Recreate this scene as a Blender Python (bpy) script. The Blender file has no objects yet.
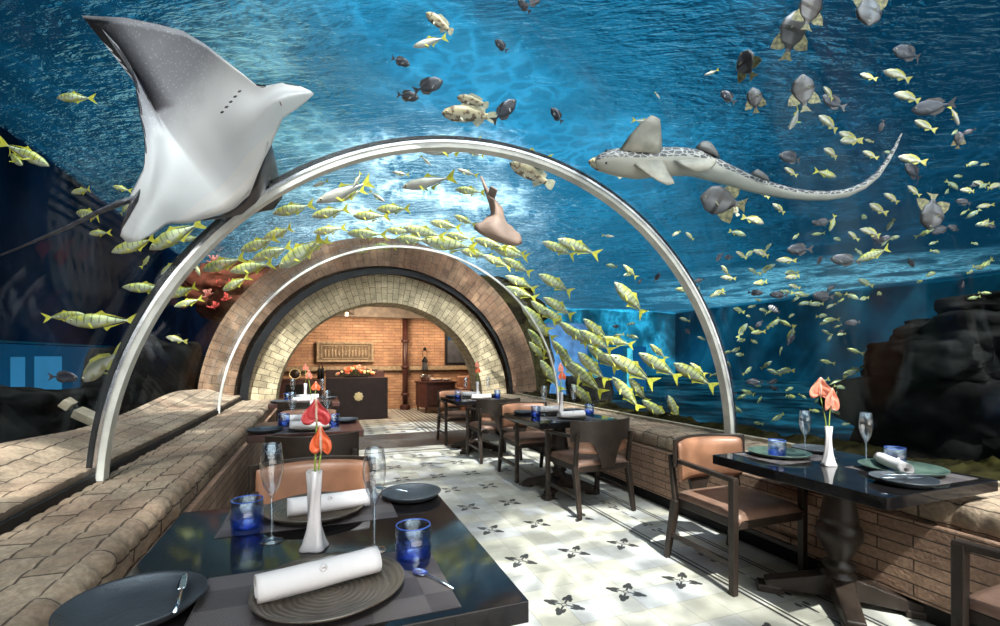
import bpy, bmesh, math, random
from mathutils import Vector, Matrix, noise
random.seed(7)
C = bpy.context.scene.collection
PI = math.pi
# ---------------------------------------------------------------- camera
FPX, VX, HY, EYE = 475.0, 321.0, 357.0, 1.35
TH = math.atan((500 - VX) / FPX)
FW = Vector((math.sin(TH), math.cos(TH), 0)); RT = Vector((math.cos(TH), -math.sin(TH), 0)); UP = Vector((0, 0, 1))
cam = bpy.data.cameras.new('camera'); co = bpy.data.objects.new('camera', cam); C.objects.link(co)
co.location = (0, 0, EYE); co.rotation_euler = (PI / 2, 0, -TH)
cam.sensor_width = 36; cam.lens = FPX / 1000 * 36; cam.shift_y = (HY - 313) / 1000; cam.clip_start = .02; cam.clip_end = 400
bpy.context.scene.camera = co
S = bpy.context.scene
S.view_settings.view_transform = 'Standard'; S.view_settings.look = 'None'; S.view_settings.gamma = 1
S.view_settings.use_curve_mapping = False; S.view_settings.exposure = 0.28
S.cycles.max_bounces = 10; S.cycles.transparent_max_bounces = 16; S.cycles.transmission_bounces = 8
S.cycles.glossy_bounces = 3; S.cycles.diffuse_bounces = 2; S.cycles.sample_clamp_indirect = 4
S.cycles.caustics_refractive = False; S.cycles.caustics_reflective = False

def ray(px, py):                                   # direction with unit forward depth
    return FW + RT * ((px - 500) / FPX) + UP * ((HY - py) / FPX)
def flat(px, py, z): d = FPX * (EYE - z) / (py - HY); v = ray(px, py) * d; return Vector((v.x, v.y, z))
def on_y(px, py, Y): v = ray(px, py); v = v * (Y / v.y); return Vector((v.x, v.y, v.z + EYE))

# ---------------------------------------------------------------- node helper
class G:
    def __init__(s, tree): s.t = tree; s.t.nodes.clear()
    def n(s, typ, ins=None, **props):
        nd = s.t.nodes.new(typ)
        for k, v in props.items(): setattr(nd, k, v)
        for k, v in (ins or {}).items():
            i = nd.inputs[k]
            if isinstance(v, bpy.types.NodeSocket): s.t.links.new(v, i)
            elif isinstance(v, bpy.types.Node): s.t.links.new(v.outputs[0], i)
            else: i.default_value = v
        return nd
    def m(s, op, a, b=None, c=None, clamp=False):
        ins = {0: a}
        if b is not None: ins[1] = b
        if c is not None: ins[2] = c
        return s.n('ShaderNodeMath', ins, operation=op, use_clamp=clamp).outputs[0]
    def v(s, op, a, b=None):
        ins = {0: a}
        if b is not None: ins[1] = b
        nd = s.n('ShaderNodeVectorMath', ins, operation=op)
        return nd.outputs['Value'] if op in ('DOT_PRODUCT', 'LENGTH', 'DISTANCE') else nd.outputs[0]
    def mix(s, f, a, b, mode='MIX'):
        nd = s.n('ShaderNodeMix', data_type='RGBA', blend_type=mode)
        for i, v in ((0, f), (6, a), (7, b)):
            if isinstance(v, bpy.types.NodeSocket): s.t.links.new(v, nd.inputs[i])
            else: nd.inputs[i].default_value = v if i == 0 else (tuple(v) + (1,))[:4]
        return nd.outputs[2]
    def ramp(s, f, stops, interp='LINEAR'):
        nd = s.n('ShaderNodeValToRGB', {0: f}); cr = nd.color_ramp; cr.interpolation = interp
        while len(cr.elements) > 1: cr.elements.remove(cr.elements[0])
        cr.elements[0].position = stops[0][0]; cr.elements[0].color = (tuple(stops[0][1]) + (1,))[:4]
        for p, c in stops[1:]: e = cr.elements.new(p); e.color = (tuple(c) + (1,))[:4]
        return nd.outputs[0]
    def noise(s, vec, scale, detail=3, rough=.55, dist=0, col=False):
        nd = s.n('ShaderNodeTexNoise', {'Scale': scale, 'Detail': detail, 'Roughness': rough, 'Distortion': dist})
        if vec is not None: s.t.links.new(vec, nd.inputs['Vector'])
        return nd.outputs['Color' if col else 0]
    def sm(s, x, a, b):
        nd = s.n('ShaderNodeMapRange', {0: x, 1: a, 2: b}, interpolation_type='SMOOTHSTEP'); return nd.outputs[0]
    def co(s, which='Object'): return s.n('ShaderNodeTexCoord').outputs[which]
    def sep(s, v): return s.n('ShaderNodeSeparateXYZ', {0: v}).outputs
    def comb(s, x, y, z): return s.n('ShaderNodeCombineXYZ', {0: x, 1: y, 2: z}).outputs[0]
    def bump(s, h, st=.5, dist=.01): return s.n('ShaderNodeBump', {'Height': h, 'Strength': st, 'Distance': dist}).outputs[0]
    def bsdf(s, col, rough=.6, metal=0, nrm=None, **kw):
        ins = {'Roughness': rough, 'Metallic': metal}
        ins['Base Color'] = col if isinstance(col, bpy.types.NodeSocket) else (tuple(col) + (1,))[:4]
        if nrm is not None: ins['Normal'] = nrm
        ins.update({k.replace('_', ' '): v for k, v in kw.items()})
        nd = s.n('ShaderNodeBsdfPrincipled', ins); return nd
    def out(s, sh): s.n('ShaderNodeOutputMaterial', {0: sh})
def newmat(name):
    m = bpy.data.materials.new(name); m.use_nodes = True; return m, G(m.node_tree)
def simple(name, col, rough=.6, metal=0, nscale=8, namt=.25, bump=.15, bscale=60, **kw):
    m, g = newmat(name); c = g.co(); n = g.noise(c, nscale)
    lo = tuple(x * (1 - namt) for x in col); hi = tuple(min(1, x * (1 + namt)) for x in col)
    cc = g.mix(g.sm(n, .3, .7), lo, hi)
    nr = g.bump(g.noise(c, bscale), bump, .004) if bump else None
    if rough == 1: kw['Specular_IOR_Level'] = 0.0
    g.out(g.bsdf(cc, rough, metal, nr, **kw)); return m

# ---------------------------------------------------------------- world: sky seen through the water surface, and an added glow behind
w = bpy.data.worlds.new('world'); S.world = w; w.use_nodes = True; g = G(w.node_tree)
dirv = g.v('NORMALIZE', g.co('Generated'))
nz = g.noise(dirv, 3.2, 4, .6)
nz2 = g.noise(dirv, 14, 4, .6)
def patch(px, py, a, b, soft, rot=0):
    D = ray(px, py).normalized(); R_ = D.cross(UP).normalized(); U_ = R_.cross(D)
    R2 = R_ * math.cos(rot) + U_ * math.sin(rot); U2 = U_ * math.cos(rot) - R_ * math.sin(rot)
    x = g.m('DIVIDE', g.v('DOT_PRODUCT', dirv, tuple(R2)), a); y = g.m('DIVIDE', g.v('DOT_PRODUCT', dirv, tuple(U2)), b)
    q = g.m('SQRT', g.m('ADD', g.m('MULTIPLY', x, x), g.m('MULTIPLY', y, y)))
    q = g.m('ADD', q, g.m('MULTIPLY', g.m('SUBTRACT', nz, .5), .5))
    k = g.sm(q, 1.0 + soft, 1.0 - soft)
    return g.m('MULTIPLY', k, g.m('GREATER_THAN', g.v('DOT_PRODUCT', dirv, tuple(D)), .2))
WBASE = (.004, .05, .09)
el = g.sm(g.sep(dirv)[2], .0, .9)
col = g.mix(el, WBASE, (.003, .055, .115))
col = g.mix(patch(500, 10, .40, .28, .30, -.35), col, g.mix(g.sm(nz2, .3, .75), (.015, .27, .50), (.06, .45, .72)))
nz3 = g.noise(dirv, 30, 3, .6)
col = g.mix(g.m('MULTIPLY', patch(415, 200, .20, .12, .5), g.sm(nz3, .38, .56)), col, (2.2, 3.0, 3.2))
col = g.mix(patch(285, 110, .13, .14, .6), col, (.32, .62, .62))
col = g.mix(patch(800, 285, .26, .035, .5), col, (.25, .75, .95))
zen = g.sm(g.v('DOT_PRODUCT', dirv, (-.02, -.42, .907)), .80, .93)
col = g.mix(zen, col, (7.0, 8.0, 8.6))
back = g.sm(g.v('DOT_PRODUCT', dirv, (-.1, -.97, -.05)), .45, .85)  # added fill glow behind the camera, brightens arch front and ray belly
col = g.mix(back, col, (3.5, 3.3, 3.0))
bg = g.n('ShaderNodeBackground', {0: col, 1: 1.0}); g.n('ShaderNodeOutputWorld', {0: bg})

def lamp(kind, name, loc, energy, color, size=.5, target=None, spot=None):
    l = bpy.data.lights.new(name, kind); l.energy = energy; l.color = color
    if kind == 'SUN': l.angle = size
    elif kind == 'AREA': l.size = size
    else: l.shadow_soft_size = size
    if spot: l.spot_size = spot; l.spot_blend = .6
    o = bpy.data.objects.new(name, l); C.objects.link(o); o.location = loc
    if target is not None: o.rotation_euler = (Vector(target) - Vector(loc)).to_track_quat('-Z', 'Y').to_euler()
    return o
lamp('SUN', 'sunlight', (-2, -6, 12), 19.0, (1, .95, .84), .012, (-1.15, 1.0, 2.2))
#lamp('SUN', 'skylight', (0, -3, 12), 4.6, (.86, .95, 1), 2.2, (0, 1.2, 0))
lamp('AREA', 'room_lamp', (1.0, 10.6, 2.2), 95, (1, .80, .58), .9, (1.0, 12.4, .9))
lamp('AREA', 'room_lamp', (3.2, 11.4, 2.45), 45, (1, .80, .58), .8, (3.2, 12.4, .8))

# ---------------------------------------------------------------- mesh helper
class MB:
    def __init__(s): s.v = []; s.f = []; s.uv = {}; s.mi = []; s.cur = 0
    def add(s, vs, fs, uvs=None):
        b = len(s.v); s.v += [tuple(p) for p in vs]; s.f += [tuple(i + b for i in f) for f in fs]; s.mi += [s.cur] * len(fs)
        if uvs: 
            for i, u in enumerate(uvs): s.uv[b + i] = u
        return s
    def box(s, c, d, M=None, taper=1.0):
        x, y, z = (q / 2 for q in d)
        vs = [Vector((sx * x * (taper if sz < 0 else 1), sy * y * (taper if sz < 0 else 1), sz * z)) for sz in (-1, 1) for sy in (-1, 1) for sx in (-1, 1)]
        if M: vs = [M @ p for p in vs]
        vs = [p + Vector(c) for p in vs]
        return s.add(vs, [(0, 2, 3, 1), (4, 5, 7, 6), (0, 1, 5, 4), (2, 6, 7, 3), (0, 4, 6, 2), (1, 3, 7, 5)])
    def bar(s, a, b, w1, w2=None, up=(0, 0, 1), h1=None, h2=None):       # square bar between two points
        a = Vector(a); b = Vector(b); w2 = w2 or w1; h1 = h1 or w1; h2 = h2 or w2
        d = (b - a).normalized(); u = Vector(up)
        if abs(d.dot(u)) > .95: u = Vector((0, 1, 0))
        x = d.cross(u).normalized(); y = x.cross(d)
        vs = []
        for p, w_, h_ in ((a, w1, h1), (b, w2, h2)):
            for sx, sy in ((-1, -1), (1, -1), (1, 1), (-1, 1)): vs.append(p + x * sx * w_ / 2 + y * sy * h_ / 2)
        return s.add(vs, [(0, 1, 2, 3), (7, 6, 5, 4), (0, 4, 5, 1), (1, 5, 6, 2), (2, 6, 7, 3), (3, 7, 4, 0)])
    def lathe(s, prof, c=(0, 0, 0), seg=24, sx=1, sy=1, twist=0, lobes=0, amp=0):
        c = Vector(c); vs = []; n = len(prof)
        for k, (r, z) in enumerate(prof):
            for i in range(seg):
                a = 2 * PI * i / seg; rr = r * (1 + amp * math.cos(lobes * a)) if lobes else r
                a2 = a + twist * z
                vs.append(c + Vector((rr * math.cos(a2) * sx, rr * math.sin(a2) * sy, z)))
        fs = [(k * seg + i, k * seg + (i + 1) % seg, (k + 1) * seg + (i + 1) % seg, (k + 1) * seg + i) for k in range(n - 1) for i in range(seg)]
        if prof[0][0] > 1e-5: fs.append(tuple(range(seg))[::-1])
        if prof[-1][0] > 1e-5: fs.append(tuple((n - 1) * seg + i for i in range(seg)))
        return s.add(vs, fs)
    def tube(s, pts, rad, seg=8, flat=1.0):
        pts = [Vector(p) for p in pts]; n = len(pts); rr = rad if isinstance(rad, (list, tuple)) else [rad] * n
        vs = []; ref = Vector((0, 0, 1))
        for k in range(n):
            d = (pts[min(k + 1, n - 1)] - pts[max(k - 1, 0)]).normalized()
            if abs(d.dot(ref)) > .97: ref = Vector((0, 1, 0))
            x = d.cross(ref).normalized(); y = x.cross(d)
            for i in range(seg):
                a = 2 * PI * i / seg; vs.append(pts[k] + x * math.cos(a) * rr[k] + y * math.sin(a) * rr[k] * flat)
        fs = [(k * seg + i, k * seg + (i + 1) % seg, (k + 1) * seg + (i + 1) % seg, (k + 1) * seg + i) for k in range(n - 1) for i in range(seg)]
        fs += [tuple(range(seg))[::-1], tuple((n - 1) * seg + i for i in range(seg))]
        return s.add(vs, fs)
    def sheet(s, F, nu, nv, th=0, uvf=None):          # F(u,v)->Vector ; th: thickness vector function or number along normal approx
        P = [[Vector(F(i / nu, j / nv)) for j in range(nv + 1)] for i in range(nu + 1)]
        idx = lambda i, j: i * (nv + 1) + j
        top = [P[i][j] for i in range(nu + 1) for j in range(nv + 1)]
        uvs = [uvf(i / nu, j / nv) for i in range(nu + 1) for j in range(nv + 1)] if uvf else None
        fs = [(idx(i, j), idx(i + 1, j), idx(i + 1, j + 1), idx(i, j + 1)) for i in range(nu) for j in range(nv)]
        if not th: return s.add(top, fs, uvs)
        N = []
        for i in range(nu + 1):
            for j in range(nv + 1):
                a = P[min(i + 1, nu)][j] - P[max(i - 1, 0)][j]; b = P[i][min(j + 1, nv)] - P[i][max(j - 1, 0)]
                q = a.cross(b); N.append(q.normalized() if q.length > 1e-9 else Vector((0, 0, 1)))
        bot = [p - q * th for p, q in zip(top, N)]; o = len(top)
        fs2 = fs + [tuple(i + o for i in f[::-1]) for f in fs]
        ring = [idx(i, 0) for i in range(nu + 1)] + [idx(nu, j) for j in range(1, nv + 1)] + [idx(i, nv) for i in range(nu - 1, -1, -1)] + [idx(0, j) for j in range(nv - 1, 0, -1)]
        for k in range(len(ring)): a, b = ring[k], ring[(k + 1) % len(ring)]; fs2.append((b, a, a + o, b + o))
        return s.add(top + bot, fs2, (uvs + uvs) if uvs else None)
    def prism(s, poly, th, M=None):                    # polygon in local XZ, thickness th in Y
        n = len(poly); vs = [Vector((x, -th / 2, z)) for x, z in poly] + [Vector((x, th / 2, z)) for x, z in poly]
        if M: vs = [M @ p for p in vs]
        fs = [tuple(range(n)), tuple(range(2 * n - 1, n - 1, -1))] + [(i, (i + 1) % n, n + (i + 1) % n, n + i) for i in range(n)]
        return s.add(vs, [f if len(f) != 4 or max(f) >= n else f for f in fs])
    def ball(s, c, r, seg=12, rings=8, M=None, F=None):
        c = Vector(c); r = Vector(r) if not isinstance(r, (int, float)) else Vector((r, r, r)); vs = []
        for k in range(rings + 1):
            ph = PI * k / rings
            for i in range(seg):
                a = 2 * PI * i / seg; p = Vector((math.sin(ph) * math.cos(a), math.sin(ph) * math.sin(a), math.cos(ph)))
                if F: p = p * F(p)
                p = Vector((p.x * r.x, p.y * r.y, p.z * r.z))
                if M: p = M @ p
                vs.append(c + p)
        fs = [(k * seg + i, k * seg + (i + 1) % seg, (k + 1) * seg + (i + 1) % seg, (k + 1) * seg + i) for k in range(rings) for i in range(seg)]
        return s.add(vs, fs)
    def build(s, name, mat, parent=None, smooth=False, bevel=0, sub=0, boxuv=False, seg=2, loc=None, weld=True):
        me = bpy.data.meshes.new(name); me.from_pydata(s.v, [], s.f)
        mats = mat if isinstance(mat, (list, tuple)) else [mat]
        for m_ in mats: me.materials.append(m_)
        if len(mats) > 1:
            for p, i in zip(me.polygons, s.mi): p.material_index = i
        if s.uv:
            ul = me.uv_layers.new(name='UVMap')
            for l in me.loops: ul.data[l.index].uv = s.uv.get(l.vertex_index, (0, 0))
        bm = bmesh.new(); bm.from_mesh(me)
        if weld: bmesh.ops.remove_doubles(bm, verts=bm.verts, dist=1e-5)
        bmesh.ops.recalc_face_normals(bm, faces=bm.faces)
        if boxuv:
            ul = bm.loops.layers.uv.verify()
            for f in bm.faces:
                n = f.normal; a = max(range(3), key=lambda i: abs(n[i]))
                for l in f.loops:
                    q = l.vert.co; l[ul].uv = ((q.y, q.z), (q.x, q.z), (q.y, q.x))[a]
        for f in bm.faces: f.smooth = smooth
        bm.to_mesh(me); bm.free()
        o = bpy.data.objects.new(name, me); C.objects.link(o)
        if parent: o.parent = parent
        if loc is not None: o.location = loc
        if bevel:
            b = o.modifiers.new('bevel', 'BEVEL'); b.width = bevel; b.segments = seg; b.limit_method = 'ANGLE'; b.angle_limit = math.radians(50)
        if sub:
            b = o.modifiers.new('sub', 'SUBSURF'); b.levels = sub; b.render_levels = sub
        return o
def tag(o, label=None, cat=None, group=None, kind=None):
    if label: o['label'] = label
    if cat: o['category'] = cat
    if group: o['group'] = group
    if kind: o['kind'] = kind
    return o
def struct(o): o['kind'] = 'structure'; return o
def empty(name, loc=(0, 0, 0), rz=0, label=None, cat=None, group=None):
    o = bpy.data.objects.new(name, None); C.objects.link(o); o.location = loc; o.rotation_euler = (0, 0, rz); o.empty_display_size = .1
    return tag(o, label, cat, group)
def copy_tree(o, parent=None):
    c = o.copy(); C.objects.link(c); c.parent = parent
    for ch in [q for q in KIDS.get(o.name, [])]: copy_tree(ch, c)
    return c
KIDS = {}
def proto(root):                                        # remember the children of a finished thing so it can be copied
    for o in list(C.objects):
        if o.parent == root:
            KIDS.setdefault(root.name, []).append(o)
            for q in C.objects:
                if q.parent == o: KIDS.setdefault(o.name, []).append(q)
    root['_new'] = 1; return root
def use(root, loc, rz=0, label=None, cat=None, group=None, scale=1):
    if root.get('_new'): del root['_new']; o = root
    else: o = copy_tree(root)
    o.location = loc; o.rotation_euler = (0, 0, rz); o.scale = (scale,) * 3
    return tag(o, label, cat, group)

# ---------------------------------------------------------------- materials
def brick_mat(name, c1, c2, mortar, bw, rh, msize=.008, rough=.85, var=.5, bumpd=.012, tint=None, swap=False, nsc=3.0):
    m, g = newmat(name); uv = g.co('UV')
    if swap: s_ = g.sep(uv); uv = g.comb(s_[1], s_[0], 0.0)
    dis = g.v('SCALE', g.v('SUBTRACT', g.noise(uv, 9, 2, .5, col=True), (.5, .5, .5)))
    dis.node.inputs[3].default_value = .012
    uvd = g.v('ADD', uv, dis)
    br = g.n('ShaderNodeTexBrick', {'Vector': uvd, 'Color1': c1 + (1,), 'Color2': c2 + (1,), 'Mortar': mortar + (1,), 'Scale': 1.0, 'Mortar Size': msize,
             'Mortar Smooth': .3, 'Bias': 0.0, 'Brick Width': bw, 'Row Height': rh})
    n1 = g.noise(uv, nsc, 5, .65); n2 = g.noise(uv, 45, 4, .6)
    c = g.mix(g.sm(n1, .35, .68), g.mix(1, br.outputs[0], (1 - var,) * 3, 'MULTIPLY'), br.outputs[0])
    c = g.mix(g.sm(n2, .35, .7), g.mix(1, c, (.72, .68, .66), 'MULTIPLY'), c)
    if tint: c = g.mix(g.sm(g.noise(uv, 1.3, 3), .45, .62), c, g.mix(1, c, tint, 'MULTIPLY'))
    h = g.m('ADD', g.m('MULTIPLY', g.m('SUBTRACT', 1.0, br.outputs[1]), .7), g.m('MULTIPLY', n2, .5))
    g.out(g.bsdf(c, rough, 0, g.bump(h, .9, bumpd))); return m
M = {}
M['ledge'] = brick_mat('travertine_brick', (.66, .52, .38), (.50, .38, .27), (.13, .09, .06), .34, .115, .005, var=.4, bumpd=.014, swap=True, tint=(.8, .72, .7))
M['ledge_face'] = brick_mat('long_brown_brick', (.56, .36, .25), (.42, .26, .18), (.10, .065, .045), .34, .062, .004, var=.35)
M['arch'] = brick_mat('pale_arch_brick', (.88, .76, .52), (.70, .60, .40), (.12, .09, .07), .20, .10, .004, var=.35, nsc=4, tint=(.85, .83, .8))
M['arch_brown'] = brick_mat('brown_arch_brick', (.42, .26, .16), (.30, .18, .115), (.06, .04, .03), .22, .12, .004, var=.45, tint=(.7, .6, .55))
M['room_brick'] = brick_mat('orange_brick', (.60, .35, .20), (.46, .25, .15), (.22, .13, .08), .30, .075, .006, var=.3, rough=.8)
M['wood'] = simple('dark_walnut', (.026, .018, .014), .42, bump=.2, nscale=12, Specular_IOR_Level=.3)
M['wood_red'] = simple('dark_red_wood', (.055, .020, .016), .36, bump=.1, Specular_IOR_Level=.35)
M['wood_desk'] = simple('espresso_wood', (.026, .014, .013), .5, bump=.1, Specular_IOR_Level=.25)
M['black_top'] = simple('black_lacquer', (.010, .009, .010), .07, bump=.03, bscale=30, Specular_IOR_Level=.32)
M['leather'] = simple('tan_leather', (.30, .145, .085), .38, bump=.3, bscale=180, namt=.15)
M['leather_seat'] = simple('taupe_leather', (.22, .13, .095), .36, bump=.3, bscale=180, namt=.2)
M['white_cloth'] = simple('white_cloth', (.84, .82, .84), .9, bump=.12, bscale=220, namt=.04)
M['ceramic'] = simple('white_ceramic', (.75, .72, .74), .18, bump=0, namt=.03)
M['steel'] = simple('steel', (.7, .7, .72), .16, 1, bump=0)
M['dark_plate'] = simple('dark_slate_ceramic', (.035, .04, .048), .45, bump=.4, bscale=90)
M['black'] = simple('black_rubber', (.007, .007, .008), .6, bump=0, Specular_IOR_Level=.2)
M['rib_white'] = simple('seam_white', (.78, .80, .76), .35, bump=.05, namt=.12)
M['stem'] = simple('green_stem', (.28, .36, .05), .5, bump=0)
M['bronze'] = simple('gold', (.75, .60, .33), .4, .4, bump=.4)
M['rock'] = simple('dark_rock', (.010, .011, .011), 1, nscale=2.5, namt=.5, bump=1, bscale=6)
M['redrock'] = simple('red_brown_rock', (.10, .032, .02), 1, nscale=3, namt=.5, bump=1, bscale=9)
M['moss'] = simple('moss', (.016, .015, .005), 1, nscale=9, namt=.7, bump=1, bscale=30)
M['tank'] = simple('blue_tank_wall', (.012, .17, .30), 1, nscale=.4, namt=.5, bump=0)  # painted blue walls; their uneven tone also stands in for water haze
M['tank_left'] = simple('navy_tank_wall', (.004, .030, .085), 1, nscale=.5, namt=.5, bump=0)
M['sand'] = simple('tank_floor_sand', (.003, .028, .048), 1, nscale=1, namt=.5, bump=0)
M['plaster'] = simple('dark_ceiling', (.11, .085, .065), .8, bump=.1)
M['sandstone'] = simple('carved_sandstone', (.26, .19, .12), .85, nscale=20, namt=.3, bump=.6)
M['cream'] = simple('cream_stone', (.42, .36, .26), .8)
def plate_mat():
    m, g = newmat('glazed_brown_plate'); c = g.co(); x = g.sep(c); r = g.v('LENGTH', g.comb(x[0], x[1], 0.0))
    r2 = g.m('ADD', r, g.m('MULTIPLY', g.noise(c, 12, 2), .02))
    w_ = g.m('SINE', g.m('MULTIPLY', r2, 420.0)); n = g.noise(c, 9, 4)
    cc = g.mix(g.sm(n, .35, .7), (.055, .042, .033), (.15, .12, .095)); cc = g.mix(g.m('MULTIPLY', g.m('ADD', w_, 1.0), .18), cc, (.22, .19, .15))
    g.out(g.bsdf(cc, .34, .15, g.bump(w_, .5, .0012))); return m
M['plate'] = plate_mat()
def green_plate():
    m, g = newmat('green_glazed_plate'); c = g.co(); n = g.noise(c, 12, 4)
    g.out(g.bsdf(g.mix(g.sm(n, .3, .7), (.035, .06, .05), (.10, .15, .12)), .3)); return m
M['plate_green'] = green_plate()
def mat_weave():
    m, g = newmat('woven_placemat'); c = g.co(); x = g.sep(c)
    a = g.m('SINE', g.m('MULTIPLY', x[0], 1100.0)); b = g.m('SINE', g.m('MULTIPLY', x[1], 1100.0)); p = g.m('MULTIPLY', a, b)
    bx = g.m('GREATER_THAN', g.m('SINE', g.m('ADD', g.m('MULTIPLY', x[0], 24.0), .8)), 0.0); by = g.m('GREATER_THAN', g.m('SINE', g.m('MULTIPLY', x[1], 30.0)), 0.0)
    chk = g.m('ABSOLUTE', g.m('SUBTRACT', bx, by))
    base = g.mix(chk, (.075, .06, .062), (.15, .125, .125)); cc = g.mix(g.m('GREATER_THAN', p, .1), base, (.02, .018, .02))
    g.out(g.bsdf(cc, .6, 0, g.bump(p, .5, .001))); return m
M['placemat'] = mat_weave()
def glass_mat(name, lo, hi, refl=1.0):
    m, g = newmat(name); z = g.sep(g.co())[2]; cc = g.mix(g.sm(z, .0, .085), lo, hi); fr = g.m('ADD', .05, g.m('MULTIPLY', g.m('POWER', g.n('ShaderNodeLayerWeight', {0: .5}).outputs['Facing'], 3.5), .75))
    tr = g.n('ShaderNodeBsdfTransparent', {'Color': cc}); gl = g.n('ShaderNodeBsdfGlossy', {'Color': (1, 1, 1, 1), 'Roughness': .02})
    g.out(g.n('ShaderNodeMixShader', {0: g.m('MULTIPLY', fr, refl), 1: tr, 2: gl})); return m
M['clear_glass'] = glass_mat('clear_glass', (.96, .97, .98), (.95, .96, .97), 1.3)
M['blue_glass'] = glass_mat('blue_glass', (.26, .44, .97), (.84, .90, .99), 1.2)
def acrylic():
    m, g = newmat('acrylic'); f = g.m('ADD', .012, g.m('MULTIPLY', g.m('POWER', g.n('ShaderNodeLayerWeight', {0: .5}).outputs['Facing'], 5.0), .10))
    tr = g.n('ShaderNodeBsdfTransparent', {'Color': (.94, .975, 1, 1)}); gl = g.n('ShaderNodeBsdfGlossy', {'Color': (.9, .95, 1, 1), 'Roughness': .02})
    g.out(g.n('ShaderNodeMixShader', {0: f, 1: tr, 2: gl})); return m
M['acrylic'] = acrylic()
def petal(name, c1, c2):
    m, g = newmat(name); x = g.sep(g.co()); k = g.sm(g.m('ABSOLUTE', x[0]), .0, .006); n = g.noise(g.co(), 60, 3)
    cc = g.mix(k, (.9, .55, .42), g.mix(n, c1, c2)); g.out(g.bsdf(cc, .32, 0, g.bump(n, .3, .003))); return m
M['petal_orange'] = petal('orange_petal', (.85, .10, .025), (.95, .22, .08)); M['petal_red'] = petal('red_petal', (.50, .03, .045), (.70, .09, .09))
M['petal_salmon'] = petal('salmon_petal', (.95, .22, .12), (1, .40, .28))
def water():
    m, g = newmat('water_surface'); c = g.n('ShaderNodeMapping', {0: g.co(), 3: (1.0, 1.0, 1.0), 2: (0, 0, .5)}).outputs[0]
    c2 = g.n('ShaderNodeMapping', {0: c, 3: (.55, 1.5, 1)}).outputs[0]
    n1 = g.noise(c2, 1.6, 4, .62, .6); n2 = g.noise(c2, 6.5, 3, .6, .4)
    h = g.m('ADD', n1, g.m('MULTIPLY', n2, .55))
    nr = g.bump(h, 1.0, .55)
    vo = g.n('ShaderNodeTexVoronoi', {'Vector': g.v('ADD', c, g.v('MULTIPLY', g.noise(c, 2.5, 2, .5, col=True), (.5, .5, .5))), 'Scale': 2.6}, feature='DISTANCE_TO_EDGE')
    ca = g.sm(vo.outputs[0], .22, .0); big = g.sm(g.noise(c, .55, 2), .42, .60)  # caustic web and broad patches put into the transparency colour, dappling the sun
    k = g.m('ADD', .10, g.m('MULTIPLY', big, g.m('ADD', .35, g.m('MULTIPLY', ca, .55))))
    tc = g.mix(k, (.0, .0, .0), (1, 1, 1))
    tr = g.n('ShaderNodeBsdfTransparent', {'Color': tc}); rf = g.n('ShaderNodeBsdfRefraction', {'Color': (.9, .97, 1, 1), 'Roughness': .0, 'IOR': .86, 'Normal': nr})
    gl = g.n('ShaderNodeBsdfGlossy', {'Color': (.3, .6, .75, 1), 'Roughness': .05, 'Normal': nr})
    a = g.n('ShaderNodeMixShader', {0: .5, 1: tr, 2: rf}); g.out(g.n('ShaderNodeMixShader', {0: .06, 1: a, 2: gl})); return m
M['water'] = water()
def lit(name, col, st):
    m, g = newmat(name); n = g.noise(g.co(), 1.2, 3); g.out(g.n('ShaderNodeEmission', {0: g.mix(n, tuple(x * .6 for x in col), col), 1: st})); return m
M['lit_dim'] = lit('dim_lit_window', (.004, .045, .10), 1.0)
M['lit_blue'] = lit('lit_blue_window', (.006, .09, .22), 1.0); M['lit_cyan'] = lit('lit_cyan_window', (.03, .18, .34), 1.0)
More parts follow.
